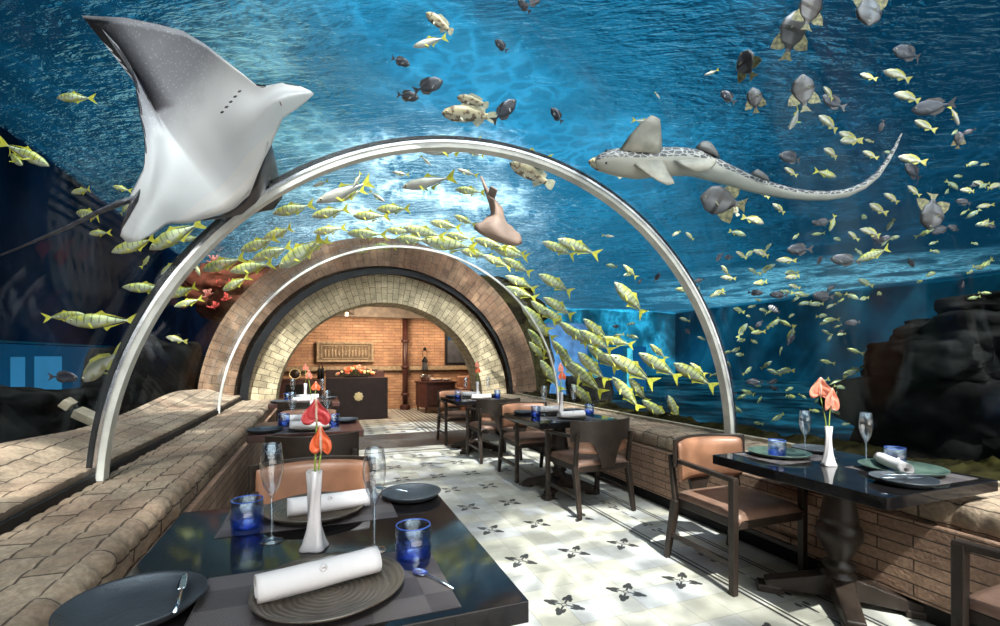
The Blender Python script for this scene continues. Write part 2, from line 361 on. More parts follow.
def floor_mat():
    m, g = newmat('patterned_cement_tile'); P = g.co(); x, y, _ = g.sep(P)[:3]
    T = .2
    X = g.m('SUBTRACT', x, 1.64); Y = g.m('SUBTRACT', y, 2.3)
    fx = g.m('ABSOLUTE', g.m('SUBTRACT', g.m('FRACT', g.m('ADD', g.m('DIVIDE', X, T), .5)), .5)); fy = g.m('ABSOLUTE', g.m('SUBTRACT', g.m('FRACT', g.m('ADD', g.m('DIVIDE', Y, T), .5)), .5))
    grout = g.m('LESS_THAN', g.m('MINIMUM', fx, fy), .012)
    ix = g.m('FLOOR', g.m('DIVIDE', X, T)); iy = g.m('FLOOR', g.m('DIVIDE', Y, T))
    wn = g.n('ShaderNodeTexWhiteNoise', {0: g.comb(ix, iy, 0.0)}, noise_dimensions='2D').outputs[0]
    base = g.ramp(wn, [(0, (.50, .49, .43)), (.35, (.60, .58, .50)), (.6, (.53, .54, .56)), (1, (.66, .65, .58))])
    base = g.mix(g.sm(g.noise(P, 7, 5), .35, .7), g.mix(1, base, (.80, .80, .78), 'MULTIPLY'), base)
    def rep(v, p): return g.m('MULTIPLY', g.m('SUBTRACT', g.m('FRACT', g.m('ADD', g.m('DIVIDE', v, p), .5)), .5), p)
    u = rep(X, .4); v = rep(Y, .6)
    def circ(a, b, ca, cb, r, sa=1.0, sb=1.0):
        da = g.m('DIVIDE', g.m('SUBTRACT', a, ca), sa); db = g.m('DIVIDE', g.m('SUBTRACT', b, cb), sb)
        return g.m('LESS_THAN', g.m('ADD', g.m('MULTIPLY', da, da), g.m('MULTIPLY', db, db)), r * r)
    au = g.m('ABSOLUTE', u); av = g.m('ABSOLUTE', v)
    p = g.m('MULTIPLY', g.m('ADD', au, av), .7071); q = g.m('ABSOLUTE', g.m('MULTIPLY', g.m('SUBTRACT', au, av), .7071))
    stem = g.m('MULTIPLY', g.m('LESS_THAN', q, .006), g.m('MULTIPLY', g.m('GREATER_THAN', p, .018), g.m('LESS_THAN', p, .085)))
    mk = g.m('MAXIMUM', stem, circ(p, q, .086, 0.0, .021, 1.5, .8)); mk = g.m('MAXIMUM', mk, circ(p, q, .066, .016, .013, 1.6, .9)); mk = g.m('MAXIMUM', mk, circ(p, q, .050, .019, .009, 1.2, 1.0))
    rg = g.m('ABSOLUTE', g.m('SUBTRACT', g.m('SQRT', g.m('ADD', g.m('MULTIPLY', u, u), g.m('MULTIPLY', v, v))), .014)); mk = g.m('MAXIMUM', mk, g.m('LESS_THAN', rg, .003))
    # border stripes run along y, repeated on the left side of the room
    xr = g.m('ABSOLUTE', g.m('SUBTRACT', x, 1.03))
    def line(a, hw): return g.m('LESS_THAN', g.m('ABSOLUTE', g.m('SUBTRACT', xr, a)), hw)
    field = g.m('LESS_THAN', xr, 1.20)
    mk = g.m('MULTIPLY', mk, field); ln = line(1.225, .010)
    for a in (1.262, 1.60, 1.632): ln = g.m('MAXIMUM', ln, line(a, .008))
    bx = g.m('SUBTRACT', xr, 1.43); by = rep(g.m('SUBTRACT', y, .1), .6); ab = g.m('ABSOLUTE', by)
    b1 = circ(ab, bx, .10, 0.0, .020, 2.6, .55); b2 = circ(ab, g.m('ABSOLUTE', bx), .055, .030, .013, 1.7, 1.0); b3 = circ(ab, bx, .235, 0.0, .016, 3.2, .5)
    bm_ = g.m('MAXIMUM', g.m('MAXIMUM', b1, b2), b3)
    dark = g.m('MAXIMUM', mk, g.m('MAXIMUM', ln, bm_), clamp=True)
    # dark threshold band and the small-patterned floor beyond it
    far = g.m('GREATER_THAN', y, 7.0); thr = g.m('MULTIPLY', g.m('GREATER_THAN', y, 7.15), g.m('LESS_THAN', y, 8.5))
    edge = g.m('LESS_THAN', g.m('ABSOLUTE', g.m('SUBTRACT', y, 6.86)), .03); edge2 = g.m('LESS_THAN', g.m('ABSOLUTE', g.m('SUBTRACT', y, 6.70)), .015)
    dark = g.m('MULTIPLY', dark, g.m('LESS_THAN', y, 6.6)); dark = g.m('MAXIMUM', dark, g.m('MAXIMUM', edge, edge2))
    s1 = g.m('LESS_THAN', g.m('ABSOLUTE', rep(g.m('SUBTRACT', x, 1.6), .09)), .018); s2 = g.m('GREATER_THAN', x, 1.75)
    s3 = g.m('MULTIPLY', circ(rep(x, .28), rep(y, .28), 0.0, 0.0, .05), g.m('LESS_THAN', x, 1.7))
    fr_ = g.m('MAXIMUM', g.m('MULTIPLY', s1, s2), s3); fr_ = g.m('MULTIPLY', fr_, g.m('GREATER_THAN', y, 8.5)); dark = g.m('MAXIMUM', dark, fr_)
    dark = g.m('MAXIMUM', dark, g.m('MULTIPLY', g.m('GREATER_THAN', x, 2.55), g.m('GREATER_THAN', y, 8.5)))
    c = g.mix(g.m('MULTIPLY', grout, .55), base, (.22, .20, .17)); c = g.mix(g.m('MULTIPLY', dark, .95), c, (.018, .018, .02))
    c = g.mix(thr, c, (.06, .058, .056))
    g.out(g.bsdf(c, g.m('ADD', .28, g.m('MULTIPLY', g.noise(P, 12, 3), .25)), 0, g.bump(g.m('SUBTRACT', 1.0, grout), .35, .003))); return m
M['floor'] = floor_mat()

# ================================================================ SETTING
CX, CZ, RI = 1.12, .58, 2.27
Y1, Y2, Y3 = 3.2, 6.45, 8.4
LZ, RZ = .68, .65
struct(MB().box((1.2, 5.4, -.03), (4.9, 16.8, .06)).build('floor', M['floor']))
# low brick benches under the glass : rounded rowlock brick profile
def ledge(name, side, xf, xb, zt, y0, y1, zb=0.0):
    P = [(xb, zb), (xb, zt)]; R = .055; over = .035; xo = xf + side * over * -1
    # top from the glass to the room edge, rounded nose, short drip
    top = [(xb + (xo - xb) * k / 8, zt) for k in range(0, 8)]
    s = 1 if xo > xb else -1
    nose = [(xo - s * R + s * R * math.sin(a), zt - R + R * math.cos(a)) for a in [PI / 2 * k / 6 for k in range(7)]]
    nose += [(xo, zt - .12), (xo - s * .012, zt - .145), (xf, zt - .15)]
    path = top + nose; ln = [0]
    for a, b in zip(path, path[1:]): ln.append(ln[-1] + math.hypot(b[0] - a[0], b[1] - a[1]))
    n = len(path); NY = int((y1 - y0) / .023)
    def F(u, v):
        j = min(n - 1, round(v * (n - 1))); x, z = path[j]; y = y0 + (y1 - y0) * u
        row = math.floor(y / .115); fr = y / .115 - row
        bulge = (math.sin(PI * fr)) ** .35; h = noise.noise(Vector((row * 7.3, x * 3, 0))) * .008 + noise.noise(Vector((x * 9, y * 9, z * 9))) * .008
        k = (bulge - 1) * .011 + h
        if 7 < j < n - 1: return (x + s * k * 1.2, y, z + k * (.9 if j < 14 else 0))
        return (x, y, z + (k if 0 < j else 0))
    mb = MB().sheet(F, NY, n - 1, uvf=lambda u, v: (ln[min(n - 1, round(v * (n - 1)))] + .02, y0 + (y1 - y0) * u))
    o = mb.build(name, M['ledge'], smooth=True)
    f = MB(); f.box(((xf + xb) / 2, (y0 + y1) / 2, (zt - .14 + zb + .11) / 2), (abs(xf - xb), y1 - y0, zt - .14 - zb - .11))
    fo = f.build('brick_face', M['ledge_face'], o, boxuv=True)
    kx = xf - s * .05
    MB().box(((kx + xb) / 2, (y0 + y1) / 2, zb + .06), (abs(kx - xb), y1 - y0, .12)).build('kick_plinth', M['black'], o)
    return struct(o)
ledge('wall_left', 1, -.64, -1.30, LZ, -1.2, 8.4)
ledge('wall_right', -1, 2.84, 3.56, RZ, -1.2, 8.4)
# stone gasket line at glass foot
struct(MB().box((-1.17, 3.6, LZ + .012), (.07, 9.6, .045)).build('trim_1', M['black']))
struct(MB().box((3.43, 3.6, RZ + .008), (.05, 9.6, .035)).build('trim_2', M['cream']))
# acrylic tunnel shell (real thickness)
def shell(y0, y1, r0, r1, name):
    n = 160; a0, a1 = math.asin((RZ - .02 - CZ) / RI), PI - math.asin((LZ - .02 - CZ) / RI); mb = MB()
    def S(ra, ya, rb, yb): mb.sheet(lambda u, v: (CX + (ra + (rb - ra) * v) * math.cos(a0 + (a1 - a0) * u), ya + (yb - ya) * v, CZ + (ra + (rb - ra) * v) * math.sin(a0 + (a1 - a0) * u)), n, 1)
    S(r0, y0, r0, y1); S(r1, y0, r1, y1); S(r0, y0, r1, y0); S(r0, y1, r1, y1)          # inner face, outer face and the two cut edges, each smooth by itself
    return struct(mb.build(name, M['acrylic'], smooth=True, weld=False))
def ring(name, y, w_, r0, r1, mat, a0=None, a1=None, parent=None, n=96):
    a0 = math.asin((RZ - CZ) / RI) if a0 is None else a0; a1 = PI - math.asin((LZ - CZ) / RI) if a1 is None else a1
    def F(u, v):
        a = a0 + (a1 - a0) * u; k = [(r0, -w_ / 2), (r0, w_ / 2), (r1, w_ / 2), (r1, -w_ / 2), (r0, -w_ / 2)][round(v * 4)]
        return (CX + k[0] * math.cos(a), y + k[1], CZ + k[0] * math.sin(a))
    return MB().sheet(F, n, 4).build(name, mat, parent, smooth=False)
sh = [shell(-1.0, Y1 - .03, RI, RI + .06, 'window_1'), shell(Y1 + .03, Y2 - .02, RI, RI + .06, 'window_2'), shell(Y2 + .02, Y3 - .03, RI, RI + .06, 'window_3')]
r = struct(ring('trim_3', Y1, .075, RI - .045, RI + .005, M['rib_white'])); ring('black_gasket', Y1, .05, RI + .005, RI + .04, M['black'], parent=r)
ring('bright_edge', Y1 - .041, .008, RI - .012, RI + .004, M['steel'], parent=r)
r = struct(ring('trim_4', Y2, .03, RI - .025, RI + .0, M['rib_white']))
r = struct(ring('trim_5', Y3 - .14, .05, RI - .085, RI - .04, M['black'])); ring('outer_seal', Y3 - .09, .05, RI - .05, RI + .03, M['black'], parent=r)
# pale stone arch into the far room
def arch(name, ri, ro, y0, y1, mat, zb, cx=CX, cz=CZ, n=64, inner=True, parent=None, legs=True):
    def path(r):
        pts = []; L = cz - zb
        if legs: pts += [(cx + r, zb + L * k / 4, -L + L * k / 4) for k in range(4)]
        for i in range(n + 1): a = PI * i / n; pts.append((cx + r * math.cos(a), cz + r * math.sin(a), a * (ri + ro) / 2))
        if legs: pts += [(cx - r, cz - L * k / 4, PI * (ri + ro) / 2 + L * k / 4) for k in range(1, 5)]
        return pts
    pi_, po = path(ri), path(ro); N = len(pi_)
    mb = MB()
    prof = [(0, y1), (0, y0)] + [(k / 4, y0) for k in range(1, 5)] + [(1, y1)]
    def F(u, v):
        k, y = prof[round(v * (len(prof) - 1))]; i = round(u * (N - 1)); a, b = pi_[i], po[i]
        wob = noise.noise(Vector((a[0] * 4, a[1] * 4, k * 3))) * .02
        return (a[0] + (b[0] - a[0]) * k, y + (wob if y == y0 else 0), a[1] + (b[1] - a[1]) * k)
    def U(u, v):
        j = round(v * (len(prof) - 1)); k, y = prof[j]; i = round(u * (N - 1))
        return ((ri - (y1 - y0)) if j == 0 else ri + (ro - ri) * k + ((y1 - y0) if j == len(prof) - 1 else 0), pi_[i][2])
    mb.sheet(F, N - 1, len(prof) - 1, uvf=U)
    return mb.build(name, mat, parent, smooth=False)
struct(arch('wall_arch', 1.74, RI - .05, Y3 - .05, 9.0, M['arch'], 0, cx=1.06, cz=.55))
struct(arch('wall_outer_arch', RI + .05, 2.80, Y3 - .15, 11.0, M['arch_brown'], 0, cx=1.06))
# far room
struct(MB().box((1.25, 12.6, 1.4), (6.0, .12, 2.8)).build('wall_back', M['room_brick'], boxuv=True))
struct(arch('wall_room_front', 2.32, 3.3, 10.95, 11.05, M['room_brick'], 0, cx=1.06))
struct(MB().box((-1.72, 11.8, 1.25), (.12, 1.5, 2.6)).build('wall_room_left', M['room_brick'], boxuv=True))
struct(MB().box((4.2, 11.8, 1.25), (.12, 1.5, 2.6)).build('wall_room_right', M['room_brick'], boxuv=True))
struct(MB().box((1.25, 11.82, 2.62), (6.0, 1.56, .1)).build('ceiling', M['plaster']))
b = struct(MB().box((1.4, 12.0, 2.45), (5.8, .18, .26)).build('trim_6', M['plaster'], bevel=.01)); MB().bar((.45, 11.1, 2.50), (.75, 12.2, 2.42), .16).build('cross_beam', M['plaster'], b)
struct(MB().box((1.4, 12.44, 1.06), (5.8, .10, .11)).build('trim_7', M['sandstone'], bevel=.01))
# aquarium
struct(MB().box((8, 12, -.12), (40, 44, .1)).build('ground', M['sand']))
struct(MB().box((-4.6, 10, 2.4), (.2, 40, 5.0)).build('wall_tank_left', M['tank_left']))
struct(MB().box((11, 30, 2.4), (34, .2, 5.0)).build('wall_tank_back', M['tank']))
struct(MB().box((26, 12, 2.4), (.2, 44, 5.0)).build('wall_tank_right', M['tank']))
def wz(u, v):
    x = -4.6 + 31 * u; y = -9 + 39 * v
    return (x, y, 4.75 + .05 * math.sin(x * 1.3 + y * .7))
tag(MB().sheet(wz, 40, 50).build('water_surface', M['water'], smooth=True), 'rippling water surface overhead, bright cyan where daylight comes through', 'water surface')

# ================================================================ FURNITURE
def make_chair(pad=True):
    t = empty('dining_chair')
    W, D = .275, .27
    MB().box((0, .005, .395), (2 * W - .03, 2 * D - .02, .055)).build('seat_frame', M['wood'], t, bevel=.006)
    def seat(u, v):
        x = (u - .5) * 2; y = (v - .5) * 2; k = (1 - abs(x) ** 6) * (1 - abs(y) ** 6)
        return (x * (W - .012), y * (D - .005) + .01, .425 + .05 * k ** .35)
    MB().sheet(seat, 18, 18, .03).build('seat_cushion', M['leather_seat'], t, smooth=True)
    for sx in (-1, 1):
        MB().bar((sx * W, D - .02, 0), (sx * W, D - .02, .66), .038, .042).build('leg', M['wood'], t, bevel=.005)
        MB().bar((sx * W, -D - .035, 0), (sx * (W - .005), -D + .05, .41), .034, .05).build('leg', M['wood'], t, bevel=.005)
        MB().bar((sx * W, D - .02, .17), (sx * W, -D + .01, .17), .02, .02, h1=.03, h2=.03).build('stretcher', M['wood'], t, bevel=.003)
        MB().bar((sx * W, D, .652), (sx * W, -D + .03, .672), .038, .034, h1=.03, h2=.026).build('armrest', M['wood'], t, bevel=.006)
        MB().bar((sx * (W - .005), -D + .045, .40), (sx * W, -D + .005, .70), .034, .03).build('back_post', M['wood'], t, bevel=.005)
    HW = .31
    def back(u, v):
        s_ = (u - .5) * 2; x = s_ * HW; a = abs(s_)
        zl = .41 if a < .22 else .41 + .22 * min(1, (a - .22) / .30) ** .55
        zl = min(zl, .63); z = zl + (.81 - zl) * v
        return (x, -D - .055 + .13 * s_ * s_ - .03 * (z - .4), z)
    MB().sheet(back, 40, 10, .022).build('backrest', M['wood'], t, smooth=False, bevel=.003)
    def padf(u, v):
        s_ = (u - .5) * 2 * .88; x = s_ * HW; z = .535 + .25 * v; e = (1 - abs((u - .5) * 2) ** 8) * (1 - abs((v - .5) * 2) ** 8)
        return (x, -D - .028 + .13 * s_ * s_ - .03 * (z - .4) + .022 * e ** .4, z)
    p = MB().sheet(padf, 24, 10, .02).build('back_pad', M['leather'], t, smooth=True)
    def pip(v0):
        return [Vector(padf(u / 20, v0)) + Vector((0, .003, 0)) for u in range(21)]
    MB().tube(pip(.03), .004, 6).tube(pip(.97), .004, 6).build('piping', M['leather_seat'], p, smooth=True)
    return proto(t)
CH = make_chair()
chairs = [
 (2.46, 2.30, PI, 'armchair with taupe leather seat tucked under the near right table, facing the camera'),
 (2.50, .80, 0, 'armchair cut by the bottom right corner of the picture, at the near right table'),
 (2.28, 3.78, .04, 'dark armchair with T-shaped wooden back at the near side of the middle right table'),
 (2.24, 4.95, PI, 'armchair with leather seat at the far side of the middle right table'),
 (2.16, 6.00, .03, 'dark armchair with T-shaped wooden back at the near side of the far right table'),
 (2.06, 7.32, PI, 'armchair beside the stone threshold at the far side of the far right table'),
 (-.03, 2.44, PI, 'armchair with tan leather back pad facing us across the near left table'),
 (-.05, 3.80, 0, 'armchair whose brown curved back stands at the near edge of the middle left table'),
 (-.12, 5.15, PI, 'armchair at the far side of the middle left table, its back just showing'),
 (-.18, 6.45, 0, 'armchair seen from behind at the near edge of the far left table'),
]
for x, y, rz, lab in chairs: use(CH, (x, y, 0), rz, lab, 'chair', 'armchairs at the dining tables')

def make_table(w_, d_, name, label):
    t = empty(name); H = .75; th = .055
    MB().box((0, 0, H - th / 2), (w_, d_, th)).build('tabletop', M['black_top'] if 'lacquer' in label else M['wood_red'], t, bevel=.003)
    pr = [(.06, .695), (.075, .69), (.06, .67), (.066, .62), (.088, .48), (.095, .455), (.085, .44), (.105, .425), (.112, .395), (.108, .36), (.08, .30), (.055, .255), (.05, .235), (.075, .22), (.078, .20), (.06, .185), (.065, .17), (.085, .16), (.085, .08), (.0, .08)]
    MB().lathe(pr, seg=28).build('pedestal', M['wood'], t, smooth=True)
    MB().box((0, 0, .685), (.34, .34, .02)).build('top_plate', M['wood'], t)
    for k in range(4):
        a = PI / 4 + k * PI / 2; d = Vector((math.cos(a), math.sin(a), 0))
        f = MB(); f.bar(d * .05 + Vector((0, 0, .10)), d * .36 + Vector((0, 0, .045)), .10, .085, h1=.12, h2=.05); f.bar(d * .28 + Vector((0, 0, .022)), d * .40 + Vector((0, 0, .022)), .10, .10, h1=.044, h2=.044)
        f.build('foot', M['wood'], t, bevel=.008)
    return t
def table(w_, d_, x, y, label, mat):
    t = make_table(w_, d_, 'dining_table', 'lacquer ' + label if mat else label); t.location = (x, y, 0); return tag(t, label, 'table', 'pedestal dining tables')
table(.98, 1.08, -.01, 1.61, 'black polished table in the foreground left with placemats and blue tumblers', 1)
table(.86, .80, -.10, 4.45, 'brown-topped table second from the camera along the left stone ledge', 0)
table(.86, .85, -.20, 7.10, 'table farthest from the camera along the left ledge, before the reception desk', 0)
table(.84, .96, 2.67, 1.79, 'black table on a turned pedestal at the right edge, under the large dark rocks', 1)
table(.86, .88, 2.27, 4.32, 'middle black table along the right ledge between two pairs of chairs', 1)
table(.84, .88, 2.12, 6.62, 'farthest black table along the right ledge, nearest the stone arch', 1)

# ---- table settings
TZ = .75
def make_flute(h):
    t = empty('champagne_flute')
    pr = [(.0, .0), (.034, .001), (.034, .003), (.012, .008), (.0045, .016), (.004, .45 * h), (.012, .49 * h), (.024, .58 * h), (.033, .72 * h), (.034, .80 * h), (.027, h)]
    inn = [(.0255, h), (.0325, .80 * h), (.0315, .72 * h), (.0225, .585 * h), (.009, .505 * h), (.0, .50 * h)]
    n = 4
    b = MB().lathe(pr[5:] + inn, seg=28).build('bowl', M['clear_glass'], t, smooth=True)
    MB().lathe(pr[:6] + [(0, .45 * h)], seg=24).build('stem_and_foot', M['clear_glass'], t, smooth=True)
    return proto(t)
FL = make_flute(.30)
TU = empty('blue_tumbler')
MB().lathe([(.0, .0), (.038, .0), (.043, .006), (.045, .05), (.043, .10), (.0405, .10), (.042, .05), (.038, .018), (.0, .014)], seg=32).build('glass_body', M['blue_glass'], TU, smooth=True)
rim_ = MB().tube([(.042 * math.cos(a * PI / 16), .042 * math.sin(a * PI / 16), .10) for a in range(33)], .0016, 6).build('rim', M['lit_blue'] if 0 else simple('blue_rim', (.05, .14, .62), .1, bump=0), TU, smooth=True)
proto(TU)
def plate(name, r, mat, ell=1.0):
    prof = [(0, .006), (.62 * r, .006), (.80 * r, .012), (.97 * r, .026), (1.0 * r, .030), (1.0 * r, .026), (.82 * r, .006), (.6 * r, 0), (0, 0)]
    o = MB().lathe(prof, seg=56, sy=ell, lobes=3, amp=.012).build(name, mat, smooth=True); o['_new'] = 1; return o
PL = plate('dinner_plate', .185, M['plate']); PG = plate('dinner_plate', .185, M['plate_green']); SP = plate('side_plate', .125, M['dark_plate'])
def napkin_obj():
    mb = MB(); L = .30
    def F(u, v):
        a = u * 2 * PI * 3.3; r = .034 - .0085 * u * 3 * .9 + .0012 * math.sin(a * 2); x = (v - .5) * L
        r *= 1 + .06 * noise.noise(Vector((x * 14, math.cos(a), 2.2)))
        return (x, r * math.cos(a), .034 + r * math.sin(a))
    mb.sheet(lambda u, v: F(1 - u, v), 120, 14, .0016)
    t = empty('napkin_roll'); mb.build('rolled_cloth', M['white_cloth'], t, smooth=True)
    e = MB()
    for k in range(6): a = k * PI / 3; e.ball((.006 * math.cos(a), -.0245, .0585 + .006 * math.sin(a)), .0045, 8, 6)
    e.build('embroidered_mark', M['white_cloth'], t, smooth=True)
    return proto(t)
NP = napkin_obj()
VA = empty('white_vase')
MB().lathe([(.0, 0), (.036, .0), (.037, .004), (.030, .02), (.021, .06), (.0165, .11), (.017, .16), (.0195, .215), (.0165, .215), (.014, .16), (.013, .11), (.0, .10)], seg=32, twist=6, lobes=4, amp=.13).build('vase_body', M['ceramic'], VA, smooth=True)
MB().tube([(.018 * math.cos(a * PI / 12), .018 * math.sin(a * PI / 12), .215) for a in range(25)], .0018, 6).build('rim', M['ceramic'], VA, smooth=True)
proto(VA)
def flower(loc, stem_h, size, mat, tilt, rz, label, grp, narrow=1.0, lean=0.0, cat='flower'):
    t = empty('anthurium_flower', loc, rz, label, cat, grp)
    top = Vector((lean, 0, stem_h))
    MB().tube([Vector((0, 0, 0)), Vector((lean * .3, 0, stem_h * .5)), top], [.0032, .003, .0028], 8).build('stem', M['stem'], t, smooth=True)
    def F(u, v):
        a = u * 2 * PI; x = .98 * math.sin(a) * (1 + .12 * math.cos(a)); z = .80 * math.cos(a) - .40 * math.exp(-(((a if a < PI else a - 2 * PI)) / .42) ** 2) * 1.0 - .50 * math.exp(-((a - PI) / .38) ** 2)
        x *= size * .5 * v * narrow; z = -z * size * .5 * v + size * .18
        y = -.35 * abs(x) ** 1.3 / size ** .3 + .012 * math.sin(v * 9 + a * 3) * v * .4
        return (x, y, z)
    R_ = Matrix.Rotation(tilt, 4, 'X')
    o = MB().sheet(F, 48, 8, .0012).build('spathe', mat, t, smooth=True); o.location = top; o.rotation_euler = (tilt, 0, 0)
    sx = MB().tube([(0, -.006, -.1 * size), (.001, -.014, .2 * size), (0, -.010, .5 * size)], [.0028, .0036, .0016], 8).build('spadix', simple('pale_spadix', (.85, .62, .5), .5), t, smooth=True)
    sx.location = top; sx.rotation_euler = (tilt, 0, 0); return t
def cutlery(kind, p, rz, label, grp, lift=.0):
    t = empty(kind, p, rz, label, 'cutlery', grp)
    if kind == 'knife':
        MB().sheet(lambda u, v: (.005 + .085 * u, (v - .5) * .018 * (1 - u ** 4) ** .6 + .002, .006 + .004 * math.sin(u)), 14, 4, .0012).build('blade', M['steel'], t, smooth=True)
        MB().tube([(.005, 0, .006), (-.06, 0, .006), (-.12, 0, .006)], [.003, .005, .006], 8, .6).build('handle', M['steel'], t, smooth=True)
    elif kind == 'spoon':
        MB().sheet(lambda u, v: (.052 * u, (v - .5) * .036 * math.sin(PI * min(.999, .08 + u * .92)) ** .6, .008 - .006 * math.sin(PI * u) * (1 - (2 * v - 1) ** 2)), 14, 10, .001).build('bowl', M['steel'], t, smooth=True)
        MB().tube([(.002, 0, .008), (-.04, 0, .009), (-.11, 0, .004)], [.002, .0022, .0042], 8, .6).build('handle', M['steel'], t, smooth=True)
    else:
        for k in range(4): MB().bar((.01, (k - 1.5) * .006, .007), (.055, (k - 1.5) * .006, .009), .0026).build('tine', M['steel'], t)
        MB().tube([(.014, 0, .007), (0, 0, .007), (-.02, 0, .006), (-.12, 0, .006)], [.010, .010, .003, .0055], 8, .3).build('handle', M['steel'], t, smooth=True)
    return t
def mat_(cx, cy, w_, d_, rz, label):
    o = MB().box((0, 0, .001), (w_, d_, .002)).build('placemat', M['placemat']); o.location = (cx, cy, TZ); o.rotation_euler = (0, 0, rz); return tag(o, label, 'placemat', 'woven placemats')
MZ = TZ + .002
# near left table
mat_(.015, 1.29, .60, .38, 0, 'woven grey placemat under the nearest dinner plate of the foreground table')
mat_(-.03, 1.97, .60, .34, 0, 'woven placemat on the far side of the foreground table, before the tan armchair')
g1 = 'tableware on the foreground left table'
use(PL, (.02, 1.28, MZ), 0, 'large brown glazed plate nearest the camera, rolled napkin on it', 'plate', 'dinner plates')
use(PL, (-.02, 1.955, MZ), 1.0, 'brown glazed plate on the far side of the foreground table, behind the white vase', 'plate', 'dinner plates')
use(SP, (.36, 2.03, TZ), 0, 'dark round side plate at the far right corner of the foreground table', 'plate', 'side plates')
o_ = use(SP, (-.41, 1.345, TZ), 0, 'dark round side plate at the bottom left, a knife lying on it', 'plate', 'side plates', scale=1.17)
use(NP, (.00, 1.30, MZ + .008), math.radians(13) + 0.02, 'rolled white napkin on the plate nearest the camera', 'napkin', 'rolled napkins')
use(NP, (.03, 1.93, MZ + .008), math.radians(6), 'rolled white napkin on the plate behind the white vase of the foreground table', 'napkin', 'rolled napkins', scale=.98)
use(VA, (-.02, 1.60, TZ), .4, 'twisted white vase in the middle of the foreground table', 'vase', 'twisted white vases', scale=1.13)
use(FL, (-.15, 1.71, TZ), 0, 'champagne flute left of the white vase on the foreground table', 'glass', 'champagne flutes', scale=1.06)
use(FL, (.155, 1.515, TZ), 0, 'champagne flute right of the white vase on the foreground table', 'glass', 'champagne flutes', scale=1.06)
use(TU, (-.235, 1.82, TZ), 0, 'blue glass tumbler at the left of the foreground table near the ledge', 'glass', 'blue tumblers', scale=1.15)
use(TU, (.25, 1.375, TZ), 0, 'blue glass tumbler beside the spoon on the foreground table', 'glass', 'blue tumblers', scale=1.15)
flower((-.016, 1.60, TZ + .13), .178, .098, M['petal_orange'], .12, -.25, 'orange anthurium, lower of two blooms in the foreground vase', 'anthurium flowers', .68, .018)
flower((-.020, 1.606, TZ + .13), .268, .088, M['petal_red'], .15, -.15, 'large red anthurium bloom, tallest in the foreground vase', 'anthurium flowers', 1.0, .008)
cutlery('knife', (-.315, 1.345, TZ + .033), math.radians(97), 'table knife lying across the dark side plate at the bottom left', 'cutlery')
cutlery('spoon', flat(426, 577, TZ + .002), math.radians(118), 'small steel spoon on the nearest placemat, right of the big plate', 'cutlery')
cutlery('spoon', flat(386, 490, TZ + .02), math.radians(140), 'small spoon leaning on the side plate at the far corner of the foreground table', 'cutlery')
# middle left table
mat_(-.10, 4.20, .50, .28, 0, 'placemat at the near edge of the middle left table')
P2 = [(SP, -.42, 4.20, 1.1, 'dark side plate at the left corner of the middle left table', 'plate', 'side plates'), (SP, .20, 4.62, 1.0, 'dark side plate at the right of the middle left table', 'plate', 'side plates'),
 (PL, -.09, 4.22, .9, 'dinner plate at the near side of the middle left table', 'plate', 'dinner plates'), (PL, -.14, 4.68, .9, 'dinner plate at the far side of the middle left table', 'plate', 'dinner plates'),
 (NP, -.09, 4.22, 1, 'rolled napkin at the near side of the middle left table', 'napkin', 'rolled napkins'), (NP, -.15, 4.68, 1, 'rolled napkin at the far side of the middle left table', 'napkin', 'rolled napkins'),
 (TU, -.30, 4.50, 1.1, 'blue tumbler at the left of the middle left table', 'glass', 'blue tumblers'), (TU, .10, 4.30, 1.1, 'blue tumbler at the right of the middle left table', 'glass', 'blue tumblers'),
 (FL, -.23, 4.45, 1.0, 'champagne flute at the left of the middle left table', 'glass', 'champagne flutes'), (FL, .05, 4.55, 1.0, 'champagne flute at the right of the middle left table', 'glass', 'champagne flutes'),
 (VA, -.07, 4.44, 1.05, 'white vase on the middle left table, half hidden by the foreground bloom', 'vase', 'twisted white vases')]
for o, x, y, s_, lab, c_, g_ in P2: use(o, (x, y, TZ + (.010 if o is NP else .002 if o is PL else 0)), .1, lab, c_, g_, s_)
flower((-.07, 4.44, TZ + .12), .20, .085, M['petal_orange'], .1, -.1, 'orange anthurium, lower bloom in the vase of the middle left table', 'anthurium flowers', .9, .03)
flower((-.072, 4.446, TZ + .12), .30, .085, M['petal_salmon'], .1, .3, 'pale orange anthurium, upper bloom in the vase of the middle left table', 'anthurium flowers', .75, -.03)
# far left table
for o, x, y, s_, lab, c_, g_ in [(VA, -.20, 7.05, 1.1, 'white vase on the far left table', 'vase', 'twisted white vases'), (NP, -.20, 6.85, 1, 'rolled napkin at the near side of the far left table', 'napkin', 'rolled napkins'),
 (NP, -.18, 7.32, 1, 'rolled napkin at the far side of the far left table', 'napkin', 'rolled napkins'), (TU, -.42, 7.0, 1.1, 'blue tumbler on the far left table', 'glass', 'blue tumblers'), (FL, -.36, 7.1, 1, 'champagne flute left of the vase on the far left table', 'glass', 'champagne flutes'),
 (FL, .02, 7.0, 1, 'champagne flute right of the vase on the far left table', 'glass', 'champagne flutes'), (SP, -.50, 6.80, 1, 'side plate at the left corner of the far left table', 'plate', 'side plates'), (SP, .10, 7.25, 1, 'side plate at the right of the far left table', 'plate', 'side plates')]:
    use(o, (x, y, TZ + (.0 if o is NP else 0)), .1, lab, c_, g_, s_)
flower((-.20, 7.05, TZ + .13), .30, .10, M['petal_salmon'], .1, .2, 'pink-orange anthurium in the vase of the far left table', 'anthurium flowers', .8, .0)
